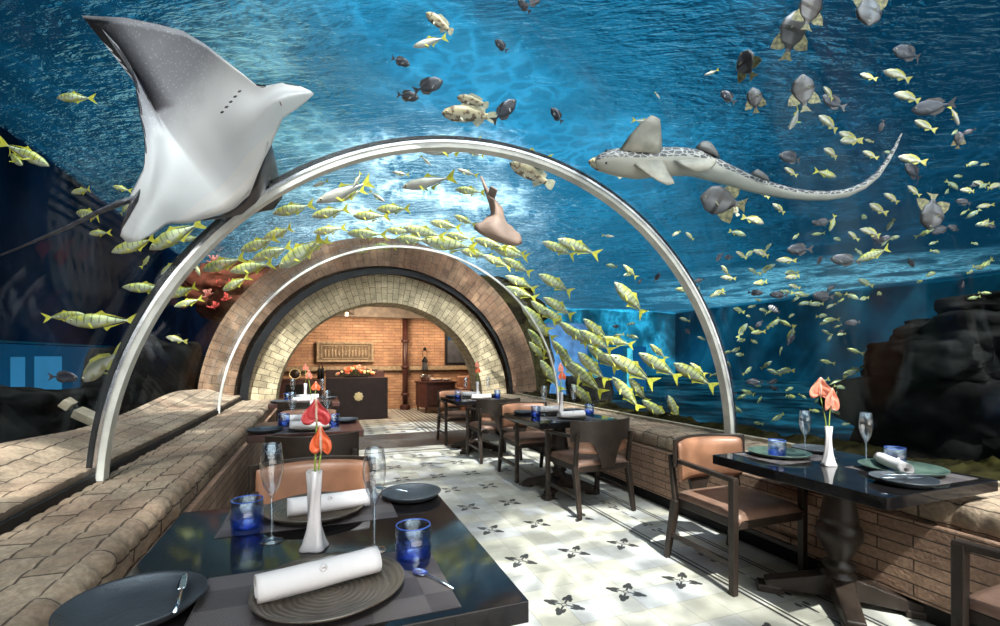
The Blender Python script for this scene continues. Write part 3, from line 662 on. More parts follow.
# near right table
def wx(px, py): p = flat(px, py, TZ); return p.x, p.y
mat_(2.85, 1.56, .36, .40, 0, 'placemat under the green plate of the near right table')
mat_(2.62, 2.08, .46, .32, 0, 'placemat at the far side of the near right table')
use(PG, (2.84, 1.58, MZ), 0, 'green glazed plate with a rolled napkin end-on, near right table', 'plate', 'dinner plates', 1.0)
use(PG, (2.60, 2.10, MZ), .5, 'dark green plate at the far side of the near right table', 'plate', 'dinner plates', .92)
x, y = wx(876, 484); use(SP, (2.58, 1.43, TZ), 0, 'dark side plate with cutlery at the front of the near right table', 'plate', 'side plates', 1.05)
use(SP, (2.92, 2.12, TZ), 0, 'side plate against the ledge at the far right of the near right table', 'plate', 'side plates', .95)
use(NP, (2.80, 1.60, MZ + .008), -TH + PI / 2 - .32, 'rolled white napkin seen end-on, on the green plate of the near right table', 'napkin', 'rolled napkins', .95)
use(VA, (2.63, 1.82, TZ), .4, 'twisted white vase on the near right table', 'vase', 'twisted white vases', 1.0)
use(FL, wx(805, 457) + (TZ,), 0, 'champagne flute left of the vase on the near right table', 'glass', 'champagne flutes', .93)
use(FL, wx(866, 466) + (TZ,), 0, 'champagne flute right of the vase on the near right table', 'glass', 'champagne flutes', .98)
use(TU, wx(777, 459) + (TZ,), 0, 'blue tumbler at the left of the near right table', 'glass', 'blue tumblers', 1.1)
use(TU, wx(895, 468) + (TZ,), 0, 'blue tumbler behind the end-on napkin of the near right table', 'glass', 'blue tumblers', 1.1)
flower((2.63, 1.82, TZ + .12), .20, .135, M['petal_salmon'], .1, -.25, 'salmon anthurium, lower bloom in the vase of the near right table', 'anthurium flowers', .7, .01)
flower((2.632, 1.826, TZ + .12), .265, .125, M['petal_salmon'], .1, -.75, 'salmon anthurium, upper bloom leaning left in the vase of the near right table', 'anthurium flowers', .9, -.035)
cutlery('knife', (2.56, 1.41, TZ + .03), math.radians(-20), 'table knife on the side plate of the near right table', 'cutlery')
cutlery('fork', (2.62, 1.45, TZ + .03), math.radians(-20), 'fork on the side plate of the near right table', 'cutlery')
# middle and far right tables
def setting(xc, yc, nm, zs=1.0):
    mat_(xc, yc - .26, .46, .30, 0, 'placemat at the near side of the %s' % nm); mat_(xc, yc + .26, .46, .30, 0, 'placemat at the far side of the %s' % nm)
    for o, dx, dy, s_, lab, c_, g_ in [(PL, 0, -.25, .8, 'dinner plate at the near side of the %s', 'plate', 'dinner plates'), (PL, 0, .25, .8, 'dinner plate at the far side of the %s', 'plate', 'dinner plates'),
      (NP, .0, -.25, .95, 'rolled napkin at the near side of the %s', 'napkin', 'rolled napkins'), (NP, 0, .25, .95, 'rolled napkin at the far side of the %s', 'napkin', 'rolled napkins'),
      (VA, .03, .03, 1.1, 'white vase in the middle of the %s', 'vase', 'twisted white vases'), (FL, -.12, .12, 1.0, 'champagne flute left of the vase on the %s', 'glass', 'champagne flutes'),
      (FL, .22, .10, 1.0, 'champagne flute right of the vase on the %s', 'glass', 'champagne flutes'), (TU, -.28, -.02, 1.1, 'blue tumbler at the left of the %s', 'glass', 'blue tumblers'),
      (TU, .30, -.08, 1.1, 'blue tumbler at the right of the %s', 'glass', 'blue tumblers'), (SP, -.28, .28, .9, 'side plate at the left of the %s', 'plate', 'side plates'), (SP, .30, .24, .9, 'side plate toward the ledge on the %s', 'plate', 'side plates')]:
        use(o, (xc + dx, yc + dy, TZ + (.010 if o is NP else .002 if o is PL else 0)), .1, lab % nm, c_, g_, s_)
    flower((xc + .03, yc + .03, TZ + .13), .25, .10, M['petal_orange'], .1, -.3, 'orange anthurium, lower bloom in the vase of the %s' % nm, 'anthurium flowers', .8, .01)
    flower((xc + .032, yc + .036, TZ + .13), .33, .10, M['petal_salmon'], .1, .2, 'pale orange anthurium, upper bloom in the vase of the %s' % nm, 'anthurium flowers', .75, -.01)
setting(2.29, 4.34, 'middle right table'); setting(2.12, 6.62, 'farthest right table')

# ================================================================ FAR ROOM
d = empty('reception_desk', (.735, 10.9, 0), 0, 'dark brown reception desk with a gold rosette on its front, inside the arch', 'desk')
MB().box((0, -.02, .45), (1.27, .54, .90)).build('body', M['wood_desk'], d, bevel=.006)
MB().box((-.08, .33, .53), (1.12, .14, 1.07)).build('raised_back', M['wood_desk'], d, bevel=.006)
MB().box((.50, .30, .52), (.26, .14, 1.03)).build('side_box', M['wood_red'], d, bevel=.006)
e = MB()
for k in range(8):
    a = k * PI / 4; e.ball((.045 * math.cos(a), 0, .045 * math.sin(a)), (.022, .008, .022), 10, 6)
e.ball((0, 0, 0), (.045, .012, .045), 14, 8)
er_ = e.build('gold_rosette', M['bronze'], d, smooth=True, loc=(.02, -.298, .50)); er_.scale = (1.5, 1, 1.5)
fa = empty('flower_arrangement', (.72, 10.9, .90), 0, 'low arrangement of orange flowers and green leaves on the reception desk', 'flowers')
pet = [M['petal_orange'], M['petal_salmon'], simple('pale_yellow_petal', (.75, .65, .35), .6)]; leaf = simple('arrangement_leaf', (.10, .14, .03), .6)
MB().box((0, 0, .02), (.5, .12, .04)).build('tray', M['black'], fa)
rng = random.Random(3)
for k in range(52):
    x = rng.uniform(-.42, .42); h = .07 + .22 * (1 - (abs(x) / .42) ** 1.4) * rng.uniform(.15, 1); y = rng.uniform(-.20, .04); mb = MB()
    for j in range(6):
        a = j * PI / 3 + k; mb.ball((x + .016 * math.cos(a), y - .010, h + .016 * math.sin(a)), (.013, .010, .013), 8, 5)
    mb.ball((x, y - .014, h), .009, 8, 5); mb.build('blossom', pet[k % 3], fa, smooth=True)
for k in range(46):
    x = rng.uniform(-.46, .46); h = .03 + .12 * (1 - abs(x) / .5) * rng.random(); a = rng.uniform(-.9, .9) - x * 1.5; L = rng.uniform(.06, .12); y = rng.uniform(-.14, .05)
    MB().sheet(lambda u, v: (x + math.sin(-a) * L * -u + (v - .5) * .03 * math.sin(PI * min(.99, u + .05)), y - .02 * u, h + math.cos(a) * L * u * .7), 6, 3, .001).build('leaf', leaf, fa, smooth=True)
rp = empty('carved_relief_panel', (.575, 12.44, 1.48), 0, 'wide carved stone relief panel hanging on the orange brick wall', 'wall panel')
MB().box((0, -.02, 0), (1.34, .06, .50)).build('back_slab', simple('shaded_recess_stone', (.13, .09, .055), .9), rp, bevel=.004)  # darker than the carving, recess shade put into the slab colour
fr = MB(); fr.box((0, -.06, .225), (1.34, .05, .05)); fr.box((0, -.06, -.225), (1.34, .05, .05)); fr.box((-.645, -.06, 0), (.05, .05, .40)); fr.box((.645, -.06, 0), (.05, .05, .40))
fr.box((0, -.055, .15), (1.1, .03, .02)); fr.box((0, -.055, -.17), (1.1, .03, .02)); fr.box((-.56, -.055, 0), (.02, .03, .3)); fr.box((.56, -.055, 0), (.02, .03, .3)); fr.build('frame', M['sandstone'], rp, bevel=.004)
for k in range(13):
    x = -.48 + k * .08; f = MB(); hh = rng.uniform(.09, .12); f.ball((x, -.06, -.03), (.024, .025, hh), 10, 8); f.ball((x + rng.uniform(-.01, .01), -.065, hh - .005), (.016, .02, .02), 8, 6); f.bar((x - .03, -.07, .03), (x + .03, -.07, rng.uniform(-.02, .07)), .012)
    f.build('carved_figure', M['sandstone'], rp, smooth=True)
pp = empty('wall_pipe', (2.03, 12.33, 0), 0, 'dark red vertical pipe with collars on the brick wall right of the desk', 'pipe')
MB().lathe([(.07, .12), (.07, 2.35)], seg=16).build('pipe', M['wood_red'], pp, smooth=True)
for z in (.35, 1.05, 1.72): MB().lathe([(.09, z), (.10, z + .02), (.10, z + .06), (.09, z + .08)], seg=16).build('collar', M['wood_red'], pp, smooth=True)
MB().lathe([(.14, .0), (.14, .10), (.09, .14)], seg=16).build('pipe_foot', M['wood_red'], pp)
ln_ = empty('wall_lantern', (2.55, 12.36, 1.16), 0, 'black lantern hanging from a bracket on the brick wall', 'lantern')
MB().bar((0, .12, .40), (0, -.02, .40), .03).ball((0, .0, .40), .045).build('bracket', M['black'], ln_)
MB().tube([(-.06, 0, .18), (-.05, 0, .36), (0, 0, .42), (.05, 0, .36), (.06, 0, .18)], .006, 6).build('handle', M['black'], ln_)
MB().lathe([(.0, .22), (.03, .18), (.085, .08), (.085, .06), (0, .06)], seg=6).build('roof', M['black'], ln_)
MB().lathe([(.06, .06), (.075, -.15), (0, -.15)], seg=6).build('glass_body', M['dark_plate'], ln_)
# buffet cabinet
bf = empty('buffet_cabinet', (2.62, 11.65, 0), 0, 'dark red wooden buffet cabinet with an angled front, right of the desk', 'cabinet')
def octa(o, z0, z1, m_, nm, par):
    P = [(-.38 - o, .35), (-.38 - o, -.22), (-.26 - o * .6, -.42 - o), (.45 + o, -.42 - o), (.45 + o, .35)]
    n = len(P); MB().add([(x, y, z0) for x, y in P] + [(x, y, z1) for x, y in P], [tuple(range(n))[::-1], tuple(range(n, 2 * n))] + [(i, (i + 1) % n, n + (i + 1) % n, n + i) for i in range(n)]).build(nm, m_, par, bevel=.004)
octa(0, .14, .72, M['wood_red'], 'body', bf); octa(.03, .72, .755, M['wood_red'], 'top', bf)
MB().box((.10, -.425, .43), (.46, .02, .46)).build('door', M['wood_red'], bf, bevel=.008)
for x, y in ((-.33, .3), (-.26, -.36), (.4, -.36), (.4, .3)): MB().lathe([(.03, .14), (.02, 0), (0, 0)], (x, y, 0), 10).build('leg', M['wood_red'], bf)
def small(name, prof, mat, loc, label, cat, seg=20, extra=None):
    t = empty(name, loc, 0, label, cat); MB().lathe(prof, seg=seg).build('body', mat, t, smooth=True)
    if extra: extra(t)
    return t
small('ice_bucket', [(0, 0), (.09, 0), (.14, .16), (.15, .17), (.13, .16), (.08, .02), (0, .02)], M['steel'], (2.38, 11.5, .755), 'silver ice bucket on the left of the buffet cabinet', 'bucket', extra=lambda t: MB().tube([(.13, 0, .14), (.19, 0, .15), (.18, 0, .08), (.11, 0, .08)], .008, 6).build('handle', M['steel'], t))
for k, (x, y) in enumerate([(2.60, 11.45), (2.74, 11.6), (2.90, 11.45)]):
    b_ = small('serving_bowl', [(0, 0), (.05, 0), (.10, .05), (.11, .055), (.05, .015), (0, .012)], M['ceramic'], (x, y, .755), 'white serving bowl, %s on the buffet cabinet' % ('next to the silver bucket', 'the middle one', 'at the right end')[k], 'bowl')
    for j in range(5): MB().ball((.035 * math.cos(j * 1.3), .035 * math.sin(j * 1.3), .05), .028, 8, 6).build('food', M['cream'] if j % 2 else simple('bread', (.45, .25, .1), .8), b_, smooth=True)
sb = empty('sideboard', (-.55, 12.05, 0), 0, 'dark sideboard behind the far left table under the stone shelf', 'cabinet')
MB().box((0, 0, .40), (1.2, .5, .80)).build('body', M['wood_red'], sb, bevel=.005); MB().box((0, 0, .815), (1.26, .54, .03)).build('top', M['wood_red'], sb, bevel=.003)
MB().box((-.02, -.255, .42), (.36, .02, .60)).build('door', M['black'], sb); MB().box((.38, -.255, .42), (.34, .02, .60)).build('door', M['wood'], sb)
bt = empty('wine_bottle'); MB().lathe([(0, 0), (.04, 0), (.04, .2), (.032, .24), (.014, .27), (.013, .33), (0, .33)], seg=16).build('body', M['black'], bt, smooth=True); MB().lathe([(.0145, .29), (.0145, .335), (0, .335)], seg=12).build('cap', M['wood_red'], bt); proto(bt)
use(bt, (-.04, 11.95, .83), 0, 'dark wine bottle on the sideboard, left of the pair', 'bottle', 'wine bottles'); use(bt, (.035, 11.97, .83), 0, 'dark wine bottle on the sideboard, right of the pair, next to the desk', 'bottle', 'wine bottles')
gd = empty('round_gilt_cask', (-.56, 11.95, .83), 0, 'small round gilt-rimmed cask end on the sideboard', 'cask')
o = MB().lathe([(0, -.1), (.10, -.1), (.125, 0), (.10, .1), (0, .1)], seg=24).build('cask_body', M['wood'], gd, smooth=True); o.rotation_euler = (PI / 2, 0, 0); o.location = (0, 0, .13)
MB().tube([(.115 * math.cos(a * PI / 12), -.1, .13 + .115 * math.sin(a * PI / 12)) for a in range(25)], .012, 6).build('gilt_ring', M['bronze'], gd, smooth=True)
sf = empty('leather_sofa', (3.78, 11.4, 0), 0, 'brown leather sofa at the right of the brick room', 'sofa')
MB().box((0, 0, .225), (1.1, .6, .45)).build('seat', M['leather'], sf, bevel=.05, seg=4); MB().box((0, .28, .62), (1.1, .16, .50)).build('back', M['leather'], sf, bevel=.05, seg=4)
for sx in (-1, 1): MB().box((sx * .55, 0, .42), (.14, .6, .36)).build('arm', M['leather'], sf, bevel=.04, seg=4)
wn_ = struct(MB().box((3.62, 12.46, 1.58), (1.0, .06, .88)).build('window_4', M['black'])); MB().box((3.62, 12.42, 1.58), (.88, .02, .76)).build('window_pane', M['dark_plate'], wn_); MB().box((3.30, 12.41, 1.88), (.22, .01, .14)).build('lit_opening', M['lit_blue'], wn_)
sl = empty('ceiling_spotlight', (.55, 11.5, 2.38), 0, 'small spotlight under the ceiling beam above the relief panel', 'spotlight'); MB().lathe([(0, 0), (.05, 0), (.05, -.08), (0, -.08)], seg=14).build('housing', M['cream'], sl)
MB().lathe([(0, -.085), (.04, -.085), (.04, -.08), (0, -.08)], seg=14).build('lens', lit('spot_lens', (1, .9, .7), 3), sl)

# ================================================================ AQUARIUM : rocks, moss, lit windows
def rock(name, c, r, label, cat='rock', mat=None, seed=0, amp=.28, fr=1.6, seg=56, kind=None, group=None, sq=1.0):
    def F(p):
        q = Vector((p.x * fr + seed * 3.1, p.y * fr, p.z * fr)); k = 1 + amp * noise.noise(q) + amp * .5 * noise.noise(q * 2.7) + amp * .25 * noise.noise(q * 6.1)
        m_ = max(abs(p.x), abs(p.y), abs(p.z)); return k * (1 + sq * (1 / m_ - 1) * .55)
    o = MB().ball((0, 0, 0), r, seg, seg // 2, F=F).build(name, mat or M['rock'], smooth=True); o.location = c
    tag(o, label, cat, group)
    if kind: o['kind'] = kind
    return o
def rpx(px, z, d): v = ray(px, 357) * d; return (v.x, v.y, z)
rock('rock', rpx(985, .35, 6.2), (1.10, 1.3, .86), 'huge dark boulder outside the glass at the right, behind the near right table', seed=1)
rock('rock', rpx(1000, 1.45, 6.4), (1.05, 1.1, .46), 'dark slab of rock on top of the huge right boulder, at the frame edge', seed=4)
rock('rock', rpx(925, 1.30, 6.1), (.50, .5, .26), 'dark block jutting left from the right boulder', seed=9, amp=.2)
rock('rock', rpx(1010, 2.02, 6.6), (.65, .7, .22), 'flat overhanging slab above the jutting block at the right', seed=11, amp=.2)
rock('rock', (-3.3, 4.4, .35), (.8, 1.3, .42), 'dark low rock outside the glass at the left edge', seed=2)
rock('rock', (-3.6, 7.2, .45), (1.0, 1.6, .55), 'dark rock mound behind the left ledge, below the lit windows', seed=3)
rock('rock', (-2.6, 9.4, .6), (.75, 1.0, 1.0), 'dark rock mound left of the brown stone arch', seed=5)
rock('rock', tuple(ray(236, 292) * 9.4 + Vector((0, 0, EYE))), (.62, .6, .55), 'red-brown rock leaning on the left side of the brown arch', mat=M['redrock'], seed=7, sq=.3)
rock('rock', (-1.3, 10.4, 2.55), (1.1, .9, .55), 'dull red rock over the upper left shoulder of the brown arch', mat=M['redrock'], seed=8, sq=.3)
rock('rock', (3.55, 9.8, 2.5), (1.1, .9, .55), 'mossy dark rock over the right shoulder of the stone arch', mat=M['moss'], seed=12, sq=.3)
rock('rock', (5.6, 9.4, .3), (.55, .5, .62), 'small dark rock by the blue panel right of the arch', seed=13)
rock('rock', (4.1, 9.0, 1.1), (.35, .3, 1.0), 'mossy rock face beside the right foot of the stone arch', mat=M['moss'], seed=15)
for k, (x, y, r, p) in enumerate([(-1.95, 8.5, .5, 0), (-2.3, 7.9, .4, 0)]):
    pass
# added sheet imitating the ledge's reflection in the left glass, and moss strip outside the right glass
def mirror_ledge(u, v):
    y = -1.2 + 9.6 * v; x = -1.16 - .62 * u; row = y / .115; fr_ = row - math.floor(row)
    return (x, y, LZ - .01 + .10 * u + .06 * math.sin(u * 5 + y * 1.3) * u + (math.sin(PI * fr_) ** .35 - 1) * .012)
ap = MB().sheet(mirror_ledge, 10, 420, .08, uvf=lambda u, v: (.62 * u, -1.2 + 9.6 * v)).build('wall_ledge_reflection', M['ledge'], smooth=True); struct(ap)
def mossf(u, v):
    y = -1.0 + 9.4 * v; x = 3.44 + .75 * u; h = math.sin(PI * min(1, u * 1.15 + .02)) ** .6
    n = noise.noise(Vector((x * 4, y * 2.2, 0))) + .5 * noise.noise(Vector((x * 11, y * 9, 3))) + .3 * noise.noise(Vector((x * 30, y * 30, 3)))
    return (x, y, RZ - .12 + h * (.14 + .09 * n))
tag(MB().sheet(mossf, 26, 420, .1).build('moss_bank', M['moss'], smooth=True), 'mossy green bank along the outside of the right glass', 'moss', kind='stuff')
# red corals by the left arch
rc = simple('red_coral', (.50, .05, .04), .8); rng = random.Random(5)
for k, (px, py) in enumerate([(213, 262), (216, 285), (226, 300), (208, 296), (232, 285), (214, 308)]):
    p = ray(px, py) * 8.3; p.z += EYE; t = MB()
    for j in range(16):
        a = rng.uniform(0, 6.28); b = rng.uniform(-.4, 1.4); L = rng.uniform(.05, .14); dd = Vector((math.cos(a) * math.cos(b), math.sin(a) * math.cos(b), math.sin(b)))
        t.tube([(0, 0, 0), dd * L * .6, dd * L + Vector((0, 0, .01))], [.012, .010, .014], 6)
    o = t.build('coral', rc if k % 3 else simple('pink_coral', (.45, .16, .12), .8), smooth=True); o.location = p
    tag(o, ['topmost', 'upper middle', 'rightmost lower', 'leftmost', 'right', 'lowest'][k] + ' red coral tuft on the dark rock left of the brown arch', 'coral', 'red coral tufts')
# pale broken slabs on the left rocks
for k, (px, py, a) in enumerate([(91, 418, -.7), (8, 432, -.9), (68, 404, 1.2)]):
    p = ray(px, py) * 5.4; p.z += EYE; o = MB().box((0, 0, 0), (.32 if k < 2 else .1, .15, .10)).build('stone_slab', M['cream'], bevel=.01); o.location = p; o.rotation_euler = (.2, -a * .7, -TH + .2)
    tag(o, ['pale broken stone slab right of the small chip, behind the left glass', 'pale broken slab at the left edge of the picture behind the glass', 'small pale stone chip on the left rocks'][k], 'stone')
# lit windows of neighbouring tanks (real lit panels)
def panel(name, c, d, mat): return struct(MB().box(c, d).build(name, mat))
panel('window_5', (-4.48, 12.6, 1.15), (.04, 7.4, .80), M['lit_dim']); panel('window_6', (-4.44, 10.52, 1.02), (.04, .80, .68), M['lit_cyan']); panel('window_7', (-4.44, 9.62, 1.02), (.04, .30, .66), M['lit_cyan'])
panel('trim_8', (-4.44, 12.6, 1.58), (.06, 7.4, .03), M['tank'])
panel('window_8', (7.4, 13.2, .95), (5.6, .06, 1.5), M['lit_blue']); 
panel('wall_blue_panel', (4.95, 9.35, 1.15), (1.35, .05, 1.9), simple('blue_panel', (.03, .13, .32), .6))
for k, (x, z) in enumerate([(8.05, .8), (9.35, .8), (6.3, .8)]): panel('trim_%d' % (10 + k), (x, 13.0, z), (.22, .2, 1.7), simple('teal_column', (.03, .30, .42), .5))

# ================================================================ FISH
def fish_mat(name, back, belly, fin=None, bars=0, barcol=(.03, .035, .03), yell=None, barlo=-.02, spots=False, shine=.25, bw=.25, f0=-.28, f1=.36, bk=.9):
    m, g = newmat(name); P = g.co(); x, y, z = list(g.sep(P))[:3]
    c = g.mix(g.sm(z, -.06, .07), belly, back)
    if yell: c = g.mix(g.sm(g.m('ABSOLUTE', z), .07, .15), c, yell); c = g.mix(g.sm(g.noise(P, 6, 2), .5, .7), c, yell)
    if bars:
        w_ = g.m('SINE', g.m('ADD', g.m('MULTIPLY', x, bars), g.m('MULTIPLY', z, 6.0))); k = g.m('MULTIPLY', g.sm(w_, 1 - bw * 2, 1.0 - bw * .5), g.sm(z, barlo - .03, barlo + .03))
        k = g.m('MULTIPLY', k, g.m('MULTIPLY', g.m('GREATER_THAN', x, f0), g.m('LESS_THAN', x, f1))); k = g.m('MULTIPLY', k, bk); c = g.mix(k, c, barcol)
    if spots: c = g.mix(g.sm(g.noise(P, 11, 3), .52, .60), c, barcol)
    g.out(g.bsdf(c, .38, shine, g.bump(g.noise(P, 70, 2), .2, .003))); return m
eye_m = simple('fish_eye', (.008, .008, .008), .1, bump=0); eye_w = simple('fish_eye_ring', (.55, .5, .3), .3, bump=0)
fy = simple('yellow_fin', (.62, .62, .06), .5, nscale=20); fg = simple('grey_fin', (.20, .21, .20), .5, nscale=20); fpale = simple('pale_fin', (.55, .56, .42), .5, nscale=20); fdark = simple('dark_fin', (.03, .03, .035), .5)
def body_mb(mb, up, lo, wd, bend=0.0, x0=.5, x1=-.33, seg=14, n=26):
    def itp(T, t):
        for (a, p), (b, q) in zip(T, T[1:]):
            if t <= b: k = (t - a) / (b - a); k = k * k * (3 - 2 * k) * .5 + k * .5; return p + (q - p) * k
        return T[-1][1]
    def F(u, v):
        t = v; x = x0 + (x1 - x0) * t; a = 2 * PI * u; h = itp(up, t) if math.sin(a) >= 0 else itp(lo, t)
        return (x, itp(wd, t) * math.cos(a) * (1 if abs(math.cos(a)) else 1) + bend * max(0, .15 - x) ** 2, h * math.sin(a))
    mb.sheet(F, seg, n)
    return mb
def finp(mb, poly, bend=0.0, th=.010, tilt=None):
    n = len(poly); vs = []
    for s_ in (-1, 1):
        for x, z in poly: vs.append((x, s_ * th / 2 + bend * max(0, .15 - x) ** 2, z))
    mb.add(vs, [tuple(range(n))[::-1], tuple(range(n, 2 * n))] + [(i, (i + 1) % n, n + (i + 1) % n, n + i) for i in range(n)]); return mb
def pect(mb, x, z, L, wd_, drop=.6, w0=.05):
    for s_ in (-1, 1):
        a = Vector((x, s_ * w0, z)); t_ = a + Vector((-L * .8, s_ * L * .5, -L * drop)); q = a + Vector((-wd_, s_ * .01, -.01)); r_ = t_ + Vector((wd_ * .3, 0, -.01))
        e_ = Vector((0, 0, .008)); mb.add([a, q, t_, r_, a + e_, q + e_, t_ + e_ * .3, r_ + e_ * .3], [(0, 1, 2, 3), (7, 6, 5, 4), (0, 4, 5, 1), (1, 5, 6, 2), (2, 6, 7, 3), (3, 7, 4, 0)])
    return mb
SPEC = {
 'trevally': dict(name='striped_trevally', up=[(0, .005), (.06, .055), (.2, .115), (.42, .150), (.6, .125), (.8, .062), (.95, .020), (1, .018)], lo=[(0, .01), (.06, .05), (.2, .11), (.42, .145), (.6, .115), (.8, .055), (.95, .018), (1, .018)],
   wd=[(0, .005), (.08, .035), (.25, .06), (.5, .065), (.75, .035), (1, .010)], mat=fish_mat('trevally_skin', (.42, .48, .20), (.62, .66, .52), bars=62, yell=(.58, .60, .10), barlo=-.03, bw=.18, bk=.6), fin=fy,
   tail=[(-.30, .012), (-.40, .10), (-.50, .17), (-.43, .03), (-.42, 0), (-.43, -.03), (-.50, -.17), (-.40, -.10), (-.30, -.012)], dorsal=[(.10, .135), (.0, .20), (-.04, .15), (-.26, .055), (-.30, .035), (-.1, .10)], anal=[(.0, -.13), (-.04, -.19), (-.09, -.13), (-.26, -.05), (-.30, -.03), (-.1, -.09)]),
 'jack': dict(name='silver_jack', up=[(0, .005), (.08, .05), (.25, .085), (.45, .095), (.7, .06), (.9, .02), (1, .014)], lo=[(0, .01), (.08, .045), (.25, .085), (.45, .10), (.7, .06), (.9, .02), (1, .014)],
   wd=[(0, .005), (.1, .045), (.3, .065), (.5, .065), (.75, .035), (1, .010)], mat=fish_mat('jack_skin', (.40, .40, .34), (.72, .70, .64), bars=0), fin=fy,
   tail=[(-.30, .010), (-.40, .07), (-.50, .13), (-.44, .02), (-.44, -.02), (-.50, -.13), (-.40, -.07), (-.30, -.010)], dorsal=[(.08, .09), (.0, .15), (-.05, .10), (-.28, .035), (-.1, .07)], anal=[(.0, -.09), (-.04, -.15), (-.09, -.09), (-.28, -.03), (-.1, -.06)]),
 'snapper': dict(name='silver_snapper', up=[(0, .01), (.07, .07), (.22, .14), (.4, .165), (.65, .11), (.88, .04), (1, .035)], lo=[(0, .01), (.07, .05), (.25, .11), (.45, .13), (.65, .10), (.88, .035), (1, .035)],
   wd=[(0, .008), (.1, .05), (.3, .075), (.5, .07), (.75, .035), (1, .012)], mat=fish_mat('snapper_skin', (.30, .32, .22), (.75, .76, .66), bars=0, yell=(.40, .40, .18)), fin=simple('snapper_fin', (.50, .50, .12), .5, nscale=20),
   tail=[(-.30, .03), (-.42, .10), (-.50, .13), (-.46, .0), (-.50, -.13), (-.42, -.10), (-.30, -.03)], dorsal=[(.22, .13), (.12, .20), (-.1, .17), (-.26, .08), (-.26, .03), (0, .1)], anal=[(-.05, -.10), (-.12, -.17), (-.25, -.07), (-.25, -.03)]),
 'grey': dict(name='grey_surgeonfish', up=[(0, .01), (.07, .09), (.25, .19), (.45, .21), (.7, .14), (.9, .035), (1, .025)], lo=[(0, .01), (.07, .08), (.25, .18), (.45, .20), (.7, .14), (.9, .035), (1, .025)],
   wd=[(0, .008), (.1, .04), (.3, .06), (.5, .06), (.75, .035), (1, .012)], mat=fish_mat('grey_skin', (.025, .028, .04), (.07, .08, .10), bars=0), fin=fdark,
   tail=[(-.31, .02), (-.42, .10), (-.50, .16), (-.44, 0), (-.50, -.16), (-.42, -.10), (-.31, -.02)], dorsal=[(.25, .15), (.1, .24), (-.15, .22), (-.27, .09), (-.2, .05)], anal=[(.1, -.17), (-.05, -.24), (-.22, -.17), (-.27, -.07), (-.2, -.04)]),
 'bat': dict(name='batfish', up=[(0, .02), (.06, .12), (.22, .28), (.45, .33), (.7, .25), (.9, .08), (1, .05)], lo=[(0, .02), (.06, .10), (.22, .26), (.45, .32), (.7, .25), (.9, .08), (1, .05)],
   wd=[(0, .01), (.1, .05), (.3, .08), (.5, .07), (.8, .035), (1, .015)], mat=fish_mat('batfish_skin', (.05, .048, .05), (.17, .17, .18), bars=20, barcol=(.035, .03, .03), barlo=-.4, bw=.35), fin=simple('batfish_fin', (.22, .21, .10), .5, nscale=14, namt=.6),
   tail=[(-.31, .05), (-.42, .10), (-.50, .16), (-.47, .0), (-.50, -.16), (-.42, -.10), (-.31, -.05)], dorsal=[(.05, .28), (-.1, .40), (-.28, .44), (-.30, .2), (-.25, .1)], anal=[(.05, -.28), (-.1, -.40), (-.28, -.44), (-.30, -.2), (-.25, -.1)]),
 'grouper': dict(name='spotted_grouper', up=[(0, .01), (.08, .08), (.25, .14), (.5, .15), (.75, .10), (1, .05)], lo=[(0, .02), (.08, .08), (.25, .13), (.5, .13), (.75, .09), (1, .05)],
   wd=[(0, .02), (.1, .07), (.3, .09), (.5, .08), (.75, .05), (1, .02)], mat=fish_mat('grouper_skin', (.42, .36, .20), (.72, .66, .50), bars=0, spots=True, barcol=(.14, .09, .05), shine=0), fin=fpale,
   tail=[(-.30, .05), (-.42, .10), (-.49, .09), (-.50, 0), (-.49, -.09), (-.42, -.10), (-.30, -.05)], dorsal=[(.2, .13), (.1, .21), (-.15, .18), (-.28, .13), (-.28, .06)], anal=[(-.05, -.11), (-.14, -.19), (-.26, -.09), (-.26, -.05)]),
 'sergeant': dict(name='striped_damselfish', up=[(0, .01), (.07, .09), (.25, .19), (.45, .21), (.7, .14), (.9, .05), (1, .04)], lo=[(0, .01), (.07, .08), (.25, .17), (.45, .19), (.7, .13), (.9, .05), (1, .04)],
   wd=[(0, .008), (.1, .05), (.3, .07), (.5, .07), (.75, .035), (1, .012)], mat=fish_mat('damsel_skin', (.7, .7, .7), (.75, .75, .75), bars=38, barcol=(.01, .01, .015), barlo=-.4, bw=.45), fin=fdark,
   tail=[(-.31, .02), (-.42, .10), (-.50, .14), (-.44, 0), (-.50, -.14), (-.42, -.10), (-.31, -.02)], dorsal=[(.2, .16), (.1, .22), (-.15, .22), (-.27, .09), (-.2, .05)], anal=[(.0, -.17), (-.1, -.23), (-.22, -.16), (-.27, -.07)]),
}
def fish_parts(kind, bend):
    q = SPEC[kind]; t = empty(q['name'])
    b = body_mb(MB(), q['up'], q['lo'], q['wd'], bend).build('body', q['mat'], t, smooth=True)
    finp(MB(), q['tail'], bend).build('tail_fin', q['fin'], t); finp(MB(), q['dorsal'], bend).build('dorsal_fin', q['fin'], t); finp(MB(), q['anal'], bend).build('anal_fin', q['fin'], t)
    pect(MB(), .20, -.03, .15, .06).build('pectoral_fins', q['fin'], t)
    for s_ in (-1, 1):
        w_ = q['wd'][1][1] + .008
        e_ = MB().ball((.405, s_ * w_ * .9, .022), (.022, .012, .022), 10, 6).build('eye', eye_w, t, smooth=True); MB().ball((.407, s_ * (w_ * .9 + .008), .022), (.013, .008, .013), 8, 6).build('pupil', eye_m, e_, smooth=True)
    return proto(t)
FAR = {'snapper': fish_mat('hazed_snapper_skin', (.10, .17, .15), (.34, .42, .34), yell=(.24, .28, .09)), 'trevally': fish_mat('hazed_trevally_skin', (.16, .22, .10), (.26, .32, .20), yell=(.28, .32, .05))}  # dimmer, greener copies of the skins, water haze put into their colour
